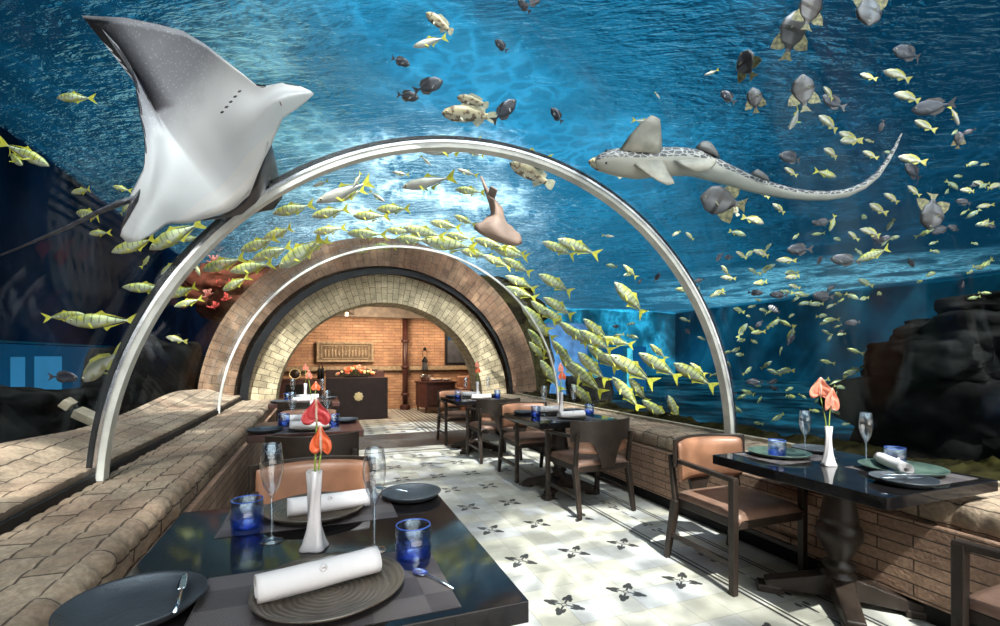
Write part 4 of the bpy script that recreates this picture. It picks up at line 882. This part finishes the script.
FARF = simple('hazed_fin', (.26, .30, .07), .5)
def fish_one(kind, bend):
    q = SPEC[kind]; mb = MB(); body_mb(mb, q['up'], q['lo'], q['wd'], bend, seg=10, n=12); mb.cur = 1
    finp(mb, q['tail'], bend); finp(mb, q['dorsal'], bend); finp(mb, q['anal'], bend); pect(mb, .20, -.03, .15, .06); mb.cur = 2
    for s_ in (-1, 1): mb.ball((.405, s_ * (q['wd'][1][1] + .006), .022), (.022, .012, .022), 6, 4)
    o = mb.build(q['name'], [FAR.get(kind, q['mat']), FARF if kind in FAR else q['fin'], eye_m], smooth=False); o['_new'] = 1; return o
BIG = {(k, b): fish_parts(k, bb) for k in ('trevally', 'jack', 'snapper', 'grey', 'bat', 'grouper') for b, bb in ((0, .25), (1, -.30))}
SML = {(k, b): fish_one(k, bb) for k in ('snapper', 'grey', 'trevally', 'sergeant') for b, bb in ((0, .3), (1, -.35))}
def hit(px, py):                                     # first point of the line of sight outside the acrylic
    v = ray(px, py); a = v.x ** 2 + v.z ** 2; dx, dz = -CX, EYE - CZ; b = 2 * (v.x * dx + v.z * dz); c = dx * dx + dz * dz - (RI + .12) ** 2
    return (-b + math.sqrt(b * b - 4 * a * c)) / (2 * a)
def orient(h, up):
    h = h.normalized(); z = (up - h * up.dot(h)).normalized(); y = z.cross(h); return Matrix((h, y, z)).transposed().to_4x4()
ONES = ['', 'first', 'second', 'third', 'fourth', 'fifth', 'sixth', 'seventh', 'eighth', 'ninth']
ORD = ['first', 'second', 'third', 'fourth', 'fifth', 'sixth', 'seventh', 'eighth', 'ninth', 'tenth', 'eleventh', 'twelfth', 'thirteenth', 'fourteenth', 'fifteenth', 'sixteenth', 'seventeenth', 'eighteenth', 'nineteenth', 'twentieth'] + ['twenty-' + q for q in ONES[1:]] + ['thirtieth'] + ['thirty-' + q for q in ONES[1:]] + ['fortieth']
FISHES = []
def heading(hx, hy, tx, ty):
    a = math.degrees(math.atan2(-(hy - ty), hx - tx)) % 360
    return ['right', 'up and right', 'straight up', 'up and left', 'left', 'down and left', 'straight down', 'down and right'][int((a + 22.5) // 45) % 8]
def put(kind, hx, hy, tx, ty, off=.5, tilt=.0, big=True, upv=None, zone=None, grp=None):
    cx_, cy_ = (hx + tx) / 2, (hy + ty) / 2; L0 = math.hypot(hx - tx, hy - ty); d = hit(cx_, cy_) + off
    d += .5 * L0 / FPX * d * .4
    L = L0 / FPX * d / math.cos(tilt)
    h = RT * (hx - tx) - UP * (hy - ty); h = h.normalized() * math.cos(tilt) + FW * math.sin(tilt)
    up = Vector(upv) if upv else (UP * 1.0 - FW * .15 + RT * .001)
    if abs(h.normalized().dot(up.normalized())) > .93: up = RT * (1 if hx > tx else -1) + UP * .1
    b = (len(FISHES) + (0 if hx > tx else 1)) % 2
    src = (BIG if big else SML)[(kind, b)]
    p = ray(cx_, cy_) * d + Vector((0, 0, EYE))
    o = use(src, p); o.matrix_world = Matrix.Translation(p) @ orient(h, up) @ Matrix.Diagonal((L, L, L * (.86 if kind == 'trevally' else 1), 1))
    FISHES.append((o, kind, hx, hy, tx, ty, big, zone)); return o
FKIND = {'trevally': 'yellow striped trevally', 'jack': 'silver jack', 'snapper': 'silver snapper', 'grey': 'dark grey fish', 'bat': 'dark-barred batfish', 'grouper': 'blotched pale grouper', 'sergeant': 'black and white striped damselfish'}
T = [ # striped trevally shoal, head xy, tail xy, distance beyond the glass
 (542, 242, 577, 256, .5), (557, 240, 600, 255, .4), (494, 249, 529, 258, .5), (483, 256, 512, 268, .6), (502, 258, 532, 274, .5), (505, 276, 537, 290, .6), (538, 275, 575, 293, .5), (504, 287, 538, 299, .7),
 (543, 298, 576, 317, .5), (531, 301, 558, 323, .7), (545, 309, 570, 331, .9), (521, 306, 550, 332, .5), (528, 319, 556, 340, .7), (528, 329, 548, 354, .5), (529, 342, 547, 361, .8), (583, 319, 611, 343, .6), (560, 322, 589, 346, .9),
 (566, 327, 599, 349, .7), (579, 330, 614, 353, .4), (600, 338, 634, 345, 1.0), (552, 340, 574, 368, .6), (577, 352, 608, 383, .4), (570, 362, 603, 396, .6), (559, 350, 582, 384, .9), (571, 384, 598, 410, .4), (609, 355, 656, 384, .5), (602, 354, 636, 374, .9),
 (613, 377, 641, 410, .3), (628, 378, 650, 404, .7), (639, 353, 680, 379, .3), (650, 344, 667, 360, 1.0), (673, 363, 716, 388, .4), (642, 400, 674, 423, .3), (667, 395, 681, 424, .4), (613, 283, 649, 316, .4), (540, 360, 562, 392, .9), (588, 345, 618, 372, 1.2),
 (690, 363, 706, 375, 1.0), (623, 265, 638, 278, .9), (675, 289, 694, 290, .6)]
for i, t in enumerate(T): put('trevally', *t, tilt=random.uniform(-.25, .25), zone='shoaling over the right ledge')
T2 = [(273, 214, 314, 204, .4), (312, 217, 350, 208, .4), (352, 215, 390, 217, .4), (376, 209, 412, 209, .5), (314, 233, 346, 227, .5), (240, 251, 280, 237, .4), (252, 260, 292, 246, .7), (277, 267, 328, 237, .5), (201, 270, 245, 258, .3), (231, 272, 275, 262, .4), (221, 290, 250, 277, .5),
 (348, 234, 388, 234, .4), (386, 230, 416, 233, .5), (372, 246, 398, 247, .5), (404, 228, 446, 237, .4), (446, 234, 476, 240, .5), (422, 241, 479, 248, .3), (474, 239, 509, 249, .5), (454, 215, 476, 226, .4), (355, 252, 374, 248, .6), (300, 252, 330, 240, .9), (395, 239, 430, 240, .8),
 (460, 250, 492, 258, .7), (500, 246, 526, 254, 1.0), (455, 189, 486, 193, .5), (430, 222, 462, 228, .9), (330, 200, 366, 190, .8), (262, 238, 296, 228, 1.0)]
for t in T2: put('trevally', *t, tilt=random.uniform(-.2, .2), upv=(0, -.35, 1), zone='streaming over the stone arch')
T3 = [(57, 98, 93, 97, .9), (47, 165, 4, 143, .8), (27, 167, 0, 149, .9), (70, 192, 94, 190, 1.3), (112, 186, 131, 191, 1.0), (71, 211, 109, 219, .9), (87, 233, 111, 233, 1.6), (114, 253, 157, 237, .7), (151, 250, 201, 220, .5), (160, 274, 183, 260, .9), (127, 288, 166, 288, .8), (167, 297, 199, 286, .9),
 (176, 307, 201, 298, 1.0), (182, 241, 201, 236, .8), (73, 322, 132, 320, .7), (82, 314, 48, 318, 1.3), (130, 205, 118, 214, 1.2), (150, 256, 141, 268, 1.2)]
for t in T3: put('trevally', *t, tilt=random.uniform(-.3, .3), zone='behind the left glass')
put('snapper', 76, 382, 124, 350, .7, .3, zone='behind the left glass')
put('grey', 78, 378, 51, 376, 1.2, 0, zone='behind the left glass'); put('snapper', 166, 337, 186, 342, 1.8, zone='behind the left glass'); put('snapper', 200, 276, 194, 262, 1.5, zone='behind the left glass')
J = [(422, 152, 483, 143), (401, 186, 458, 178), (318, 204, 372, 179), (510, 163, 554, 186), (457, 169, 478, 176), (467, 151, 485, 157), (409, 152, 391, 146), (431, 165, 421, 156), (385, 202, 368, 190), (392, 172, 410, 175), (353, 188, 362, 172), (312, 186, 330, 181)]
for i, j in enumerate(J): put('grouper' if i == 3 else 'jack', *j, .4, random.uniform(-.2, .2), upv=(0, -.4, 1), zone='overhead inside the near hoop')
for j in [(534, 167, 554, 161, 'grey'), (510, 149, 552, 160, 'jack'), (419, 98, 396, 94, 'grey')]: put(j[4], *j[:4], .6, 0, upv=(0, -.4, 1), zone='overhead near the hoop top')
for k in [('grouper', 426, 13, 454, 34), ('jack', 413, 47, 448, 36), ('grey', 410, 65, 392, 58), ('grey', 443, 81, 413, 91), ('grey', 495, 40, 508, 52), ('grouper', 442, 113, 497, 117), ('grouper', 457, 97, 489, 106), ('grey', 516, 100, 493, 122), ('grey', 551, 108, 563, 123), ('grey', 518, 0, 530, 12), ('grey', 541, -2, 526, 6)]:
    put(k[0], *k[1:], .5, 0, upv=(0, -.4, 1), zone='against the bright blue overhead')
B = [('bat', 743, 50, 749, 80), ('bat', 793, 14, 791, 56), ('bat', 812, -6, 806, 30), ('bat', 866, 28, 872, -12), ('bat', 801, 76, 805, 112), ('bat', 700, 197, 744, 206), ('bat', 930, 230, 936, 192), ('bat', 958, 132, 960, 168 - 20), ('grey', 892, 50, 924, 56), ('bat', 752, 88, 758, 112),
 ('snapper', 886, 69, 909, 81), ('snapper', 860, 74, 876, 80), ('snapper', 895, 93, 921, 101), ('grey', 915, 108, 950, 106), ('jack', 961, 124, 949, 106), ('snapper', 914, 121, 935, 131), ('snapper', 822, 88, 836, 98), ('grey', 820, 98, 846, 107), ('snapper', 817, 117, 841, 129), ('snapper', 838, 133, 860, 141),
 ('jack', 786, 132, 806, 98 + 5), ('snapper', 838, 142, 863, 140), ('snapper', 822, 150, 841, 156), ('snapper', 863, 151, 877, 159), ('grey', 778, 156, 804, 159), ('snapper', 784, 168, 797, 176), ('trevally', 838, 176, 814, 171), ('snapper', 898, 157, 925, 163), ('grey', 902, 166, 926, 178), ('snapper', 907, 186, 920, 196),
 ('snapper', 885, 193, 898, 203), ('snapper', 867, 205, 888, 213), ('snapper', 973, 182, 988, 186), ('snapper', 1001, 184, 985, 189), ('snapper', 960, 190, 976, 191), ('snapper', 978, 207, 992, 205), ('snapper', 980, 226, 992, 219), ('snapper', 847, 232, 859, 240), ('snapper', 860, 229, 882, 236), ('grey', 786, 250, 812, 249),
 ('trevally', 859, 260, 890, 248), ('grey', 832, 258, 858, 262), ('snapper', 765, 223, 742, 217), ('snapper', 760, 191, 769, 198), ('snapper', 772, 204, 786, 213), ('snapper', 735, 252, 747, 258), ('snapper', 753, 251, 771, 256), ('jack', 705, 74, 718, 71), ('snapper', 722, 265, 728, 276), ('snapper', 721, 277, 735, 279),
 ('snapper', 712, 296, 725, 289), ('grey', 811, 222, 822, 224), ('trevally', 830, 231, 836, 214), ('snapper', 777, 260, 795, 261), ('snapper', 672, 236, 681, 231), ('jack', 614, 237, 602, 235), ('snapper', 686, 232, 693, 240), ('trevally', 710, 297, 724, 290), ('trevally', 752, 284, 770, 281), ('snapper', 788, 285, 800, 288),
 ('grey', 771, 294, 787, 296), ('grey', 812, 295, 833, 297), ('snapper', 785, 278, 800, 276), ('trevally', 750, 333, 766, 331), ('jack', 660, 98, 655, 92), ('jack', 640, 125, 652, 121), ('grey', 722, 90, 734, 104), ('grouper', 730, 200, 738, 216)]
for i, k in enumerate(B):
    zs = 'high above the shark tail' if k[2] < 150 and k[1] > 770 else 'at the upper right' if k[2] < 150 else 'below the zebra shark' if k[1] < 840 else 'right of the shark tail tip'
    put(k[0], *k[1:], .4 + 1.6 * random.random() if k[0] != 'bat' else .5, random.uniform(-.3, .3), zone=zs)
put('sergeant', 768, 306, 781, 313, .6, 0, big=False, zone='under the bright water patch')
# the small fish far out on the right, scattered like the photographed shoal
rs = random.Random(11)
def small_shoal(n, box, kinds, off, lr, grp, bias=None):
    k = 0
    while k < n:
        px = rs.uniform(box[0], box[2]); py = rs.uniform(box[1], box[3])
        if px > 860 and py > 300: continue
        L = rs.uniform(*lr); a = rs.gauss(.15, .5) + (0 if rs.random() < .35 else PI)
        o = put(rs.choice(kinds), px, py, px - L * math.cos(a), py + L * math.sin(a), rs.uniform(*off), rs.uniform(-.5, .5), big=False, zone=grp); k += 1
small_shoal(60, (740, 215, 1000, 330), ['snapper', 'snapper', 'grey', 'trevally'], (1.5, 5), (8, 17), 'of the far shoal at the upper right')
small_shoal(66, (722, 290, 850, 425), ['snapper', 'trevally', 'snapper', 'grey'], (1.5, 6), (7, 17), 'of the far shoal right of the hoop')
small_shoal(16, (600, 255, 725, 345), ['snapper', 'grey'], (2, 6), (7, 13), 'behind the striped trevallies')
small_shoal(14, (860, 130, 1000, 215), ['snapper', 'grey'], (1, 4), (8, 15), 'far off near the right edge')
# labels : every large fish by kind, heading and its order in its own crowd; the far small ones share a label per shoal
import collections
cnt = collections.defaultdict(list)
for f in FISHES: cnt[(f[1], f[7], f[6])].append(f)
for (kind, zone, big), L_ in cnt.items():
    L_.sort(key=lambda f: (f[2] + f[4]) / 2)
    for i, f in enumerate(L_):
        o = f[0]; o['category'] = 'fish'
        n = len(L_); w_ = '' if n == 1 else (ORD[i] + ' from the left' if i <= n // 2 else ORD[n - 1 - i] + ' from the right')
        o['label'] = ('' if big else 'small ') + FKIND[kind] + ' ' + zone + (', ' + w_ if w_ else ''); o['group'] = FKIND[kind] + ' ' + zone
for t in list(BIG.values()) + list(SML.values()):      # prototypes that were never placed are taken out again
    if t.get('_new'):
        for o in [q for c_ in KIDS.get(t.name, []) for q in KIDS.get(c_.name, [])] + KIDS.get(t.name, []) + [t]: bpy.data.objects.remove(o)
for o in C.objects:
    if '_new' in o: del o['_new']

# ---- large animals, each lofted from cross lines between its two edges
def frame(px, py, d):
    o = ray(px, py) * d + Vector((0, 0, EYE)); return o
def loft(sec, d, c0, bulge, mats, name, parent, belly=.6, back=.6, K=14, backmat=True, ymid=.5):
    # sec: (ax, ay, aw, bx, by, bw, thick) ; w is the distance towards the viewer
    vs = []; fs = []; mi = []
    fb = -FW
    def P(px, py, w_): return RT * ((px - c0[0]) / FPX * d) + UP * (-(py - c0[1]) / FPX * d) + fb * w_
    n = len(sec)
    for s_ in sec:
        ax, ay, aw, bx, by, bw, th = s_; row = []
        for side in (1, -1):
            rng_ = range(K + 1) if side == 1 else range(K - 1, 0, -1)
            for j in rng_:
                t_ = j / K; tt = t_ ** (math.log(.5) / math.log(ymid)); b_ = math.sin(PI * tt) ** 1.25 * th * (belly if side == 1 else -back)
                row.append(P(ax + (bx - ax) * t_, ay + (by - ay) * t_, aw + (bw - aw) * t_ + b_))
        vs += row
    W = 2 * K; mb = MB()
    for i in range(n - 1):
        for j in range(W): fs.append((i * W + j, i * W + (j + 1) % W, (i + 1) * W + (j + 1) % W, (i + 1) * W + j)); mi.append(0 if j < K else 1)
    fs += [tuple(range(W)), tuple((n - 1) * W + j for j in range(W))]; mi += [0, 0]
    mb.v = [tuple(v) for v in vs]; mb.f = fs; mb.mi = mi
    return mb.build(name, mats, parent, smooth=True, weld=False)
# spotted eagle ray seen from below
def ray_mat():
    m, g = newmat('ray_belly'); P = g.co(); A = g.v('DOT_PRODUCT', P, tuple(RT)); Bz = g.sep(P)[2]
    # distance from the body axis, in the animal's own frame
    w_ = g.m('ADD', g.m('MULTIPLY', A, -.64), g.m('MULTIPLY', Bz, .77)); al = g.m('ADD', g.m('MULTIPLY', A, .77), g.m('MULTIPLY', Bz, .64))
    n = g.noise(P, 5, 4, .6); k = g.sm(g.m('ADD', w_, g.m('MULTIPLY', g.m('SUBTRACT', n, .5), .16)), .10, .36); k2 = g.sm(al, -.02, -.34)
    sp = g.n('ShaderNodeTexVoronoi', {'Vector': P, 'Scale': 55.0}); spot = g.sm(sp.outputs[0], .30, .15)
    gry = g.mix(g.m('MULTIPLY', spot, .8), (.42, .42, .46), (.72, .72, .74))
    c = g.mix(k, (.93, .92, .92), gry); c = g.mix(g.m('MULTIPLY', k2, .4), c, (.6, .6, .62)); g.out(g.bsdf(c, .38, 0, g.bump(n, .2, .01))); return m
dR = 2.35; c0 = (205, 135); er = empty('eagle_ray', frame(*c0, dR), 0, 'large eagle ray with white belly and grey wing gliding overhead at the upper left', 'ray')
secR = [(311, 91, .0, 314, 94, .0, .01), (300, 86, .0, 307, 101, 0, .05), (284, 85, .02, 297, 109, 0, .08), (268, 88, .02, 283, 118, .0, .10), (257, 86, .02, 272, 127, -.05, .11), (246, 77, .02, 264, 137, -.08, .12), (228, 63, .02, 252, 149, -.12, .13), (205, 44, .0, 241, 162, -.16, .14), (180, 28, -.02, 232, 172, -.20, .14),
 (150, 17, -.05, 226, 180, -.22, .14), (112, 6, -.08, 219, 186, -.22, .14), (60, -2, -.12, 212, 193, -.22, .13), (78, 8, -.12, 206, 199, -.20, .12), (103, 34, -.10, 198, 204, -.18, .11), (117, 54, -.08, 190, 208, -.16, .11), (126, 80, -.06, 183, 212, -.14, .10), (133, 108, -.04, 176, 216, -.12, .10),
 (139, 130, -.03, 168, 218, -.10, .09), (142, 150, -.02, 161, 219, -.08, .08), (142, 168, -.01, 157, 222, -.06, .06), (136, 184, 0, 153, 228, -.04, .05), (130, 195, 0, 149, 234, -.02, .04), (128, 210, 0, 145, 238, 0, .03), (122, 229, 0, 140, 241, 0, .02), (120, 236, 0, 128, 243, 0, .01)]
blk = simple('ray_back', (.03, .03, .04), .5)
loft(secR, dR, c0, 0, [ray_mat(), blk], 'body', er, belly=.7, back=.5, K=22, ymid=.72)
def lp(px, py, d, c0, w_=0): return RT * ((px - c0[0]) / FPX * d) + UP * (-(py - c0[1]) / FPX * d) - FW * w_
MB().tube([lp(px, py, dR, c0, w_) for px, py, w_ in [(136, 198, .0), (124, 204, .02), (100, 214, .02), (70, 226, .0), (35, 237, -.03), (0, 248, -.06), (-60, 266, -.1)]], [.012, .016, .011, .009, .007, .005, .003], 10).build('tail', blk, er, smooth=True)
ov = secR
# the far wing, turned away from the viewer
wing = [(262, 137, -.06, 258, 124, -.12, .02), (250, 150, -.13, 232, 120, -.45, .04), (232, 171, -.20, 205, 120, -.80, .04), (214, 190, -.22, 190, 130, -1.0, .03), (198, 203, -.20, 182, 150, -.95, .03), (180, 213, -.14, 172, 180, -.6, .02), (166, 217, -.1, 163, 205, -.2, .01)]
loft(wing, dR, c0, 0, [blk, blk], 'far_wing', er, K=8)
MB().tube([lp(px, py, dR, c0, .0) for px, py in [(140, 189), (136, 200), (128, 216), (121, 230)]], [.002, .022, .02, .003], 8, .5).build('pelvic_fold', blk, er, smooth=True)
for k in range(5):
    p = lp(249 - 4.2 * k, 101 + 5 * k, dR, c0, .085); MB().ball(p, (.010, .006, .004), 8, 6, M=Matrix.Rotation(-.6, 3, 'Y')).build('gill_slit', blk, er)
MB().tube([lp(280, 105, dR, c0, .062), lp(285, 107, dR, c0, .062), lp(287, 112, dR, c0, .06)], .003, 6).build('mouth', simple('ray_mouth', (.2, .12, .1), .5), er)
# zebra shark
dS = 3.1; cs = (700, 165); zs = empty('zebra_shark', frame(*cs, dS), 0, 'long zebra shark with patterned back and curving tail swimming at the upper right', 'shark')
def shark_mat():
    m, g = newmat('zebra_shark_skin'); P = g.co(); nrm = g.n('ShaderNodeTexCoord').outputs['Normal']; up = g.v('DOT_PRODUCT', nrm, tuple(UP))
    v = g.n('ShaderNodeTexVoronoi', {'Vector': g.n('ShaderNodeMapping', {0: P, 3: (1, 1, 1.8)}).outputs[0], 'Scale': 24.0}, feature='DISTANCE_TO_EDGE'); k = g.sm(v.outputs[0], .04, .10)
    top = g.mix(k, (.62, .62, .60), (.05, .05, .055)); n = g.noise(P, 4, 3)
    c = g.mix(g.sm(g.m('ADD', up, g.m('MULTIPLY', n, .15)), .02, .12), g.mix(n, (.40, .42, .38), (.56, .57, .52)), top); g.out(g.bsdf(c, .45)); return m
sm_ = shark_mat(); fin_s = simple('shark_fin_skin', (.45, .44, .38), .5, nscale=9)
path = [(596, 161, 1), (600, 160, 7), (608, 159, 11), (620, 159, 13.5), (640, 160, 15), (660, 158, 14.5), (680, 157, 14), (700, 158, 13), (720, 165, 11), (740, 172, 9), (760, 179, 7.5), (780, 184, 6.5), (800, 188, 5.5), (820, 190, 5), (840, 190, 4.6), (860, 187, 4.2), (878, 179, 3.6), (892, 168, 3), (903, 153, 2.2), (912, 138, 1.6), (919, 124, .6)]
MB().tube([lp(x, y, dS, cs, -.03 * i ** .5) for i, (x, y, r_) in enumerate(path)], [r_ / FPX * dS for _, _, r_ in path], 24).build('body', sm_, zs, smooth=True)
def finloft(sec, nm, par, mt, d, c): loft([(a, b, w_, e_, f_, w2, th) for a, b, w_, e_, f_, w2, th in sec], d, c, 0, [mt, mt], nm, par, K=8)
finloft([(618, 152, .02, 660, 156, .02, .05), (628, 138, .05, 660, 146, .04, .03), (638, 128, .08, 658, 134, .06, .025), (646, 123, .1, 655, 127, .1, .01)], 'pectoral_fin', zs, fin_s, dS, cs)
finloft([(630, 164, .02, 663, 162, .02, .05), (642, 176, .05, 667, 174, .04, .03), (654, 186, .08, 670, 183, .06, .025), (662, 191, .1, 669, 189, .1, .01)], 'pectoral_fin', zs, fin_s, dS, cs)
finloft([(672, 162, .02, 716, 160, .02, .04), (682, 170, .04, 713, 167, .04, .025), (694, 175, .05, 706, 173, .05, .01)], 'pelvic_fin', zs, fin_s, dS, cs)
finloft([(696, 146, -.02, 722, 157, -.02, .03), (704, 139, -.03, 720, 150, -.03, .02), (710, 138, -.04, 716, 142, -.04, .01)], 'dorsal_fin', zs, simple('shark_dorsal', (.12, .12, .12), .5), dS, cs)
finloft([(752, 172, -.02, 772, 181, -.02, .02), (760, 167, -.03, 771, 175, -.03, .01)], 'second_dorsal_fin', zs, simple('shark_dorsal2', (.14, .14, .14), .5), dS, cs)
for y in (155, 167): MB().ball(lp(604, y, dS, cs, .065), .008, 8, 6).build('eye', eye_m, zs, smooth=True)
# wedgefish hanging nose down over the arch
dG = 4.6; cg = (493, 215); wf = empty('guitarfish', frame(*cg, dG), 0, 'pinkish brown guitarfish seen from below, tail up, above the stone arch', 'ray')
tanm = simple('guitarfish_skin', (.38, .27, .22), .6, nscale=5, namt=.15)
finloft([(480, 176, 0, 482, 176, 0, .01), (483, 186, 0, 488, 188, 0, .03), (487, 198, 0, 496, 200, 0, .07), (490, 208, 0, 503, 208, 0, .10), (491, 214, 0, 505, 219, 0, .10), (486, 217, 0, 507, 223, 0, .10), (483, 221, 0, 512, 226, 0, .11), (475, 224, 0, 514, 229, 0, .12), (474, 229, 0, 520, 234, 0, .12), (482, 235, 0, 522, 240, 0, .11), (492, 240, 0, 522, 244, 0, .09), (503, 244, 0, 516, 246, 0, .03)], 'body', wf, tanm, dG, cg)
MB().sheet(lambda u, v: lp(488 + 7 * v + 3 * u, 196 - 4 * u + 4 * v, dG, cg, .05 + .12 * u), 4, 4, .01).build('dorsal_fin', tanm, wf, smooth=True)
gp = put  # golden grouper nose by the shark
o = put('grouper', 590, 158, 640, 176, .9, .3); o['label'] = 'blotched grouper partly hidden behind the zebra shark head'; o['category'] = 'fish'; o['group'] = 'blotched pale grouper'
del o['group']
o = put('jack', 655, 124, 632, 119, .2); o['label'] = 'small pale fish just above the zebra shark fin'; o['category'] = 'fish'
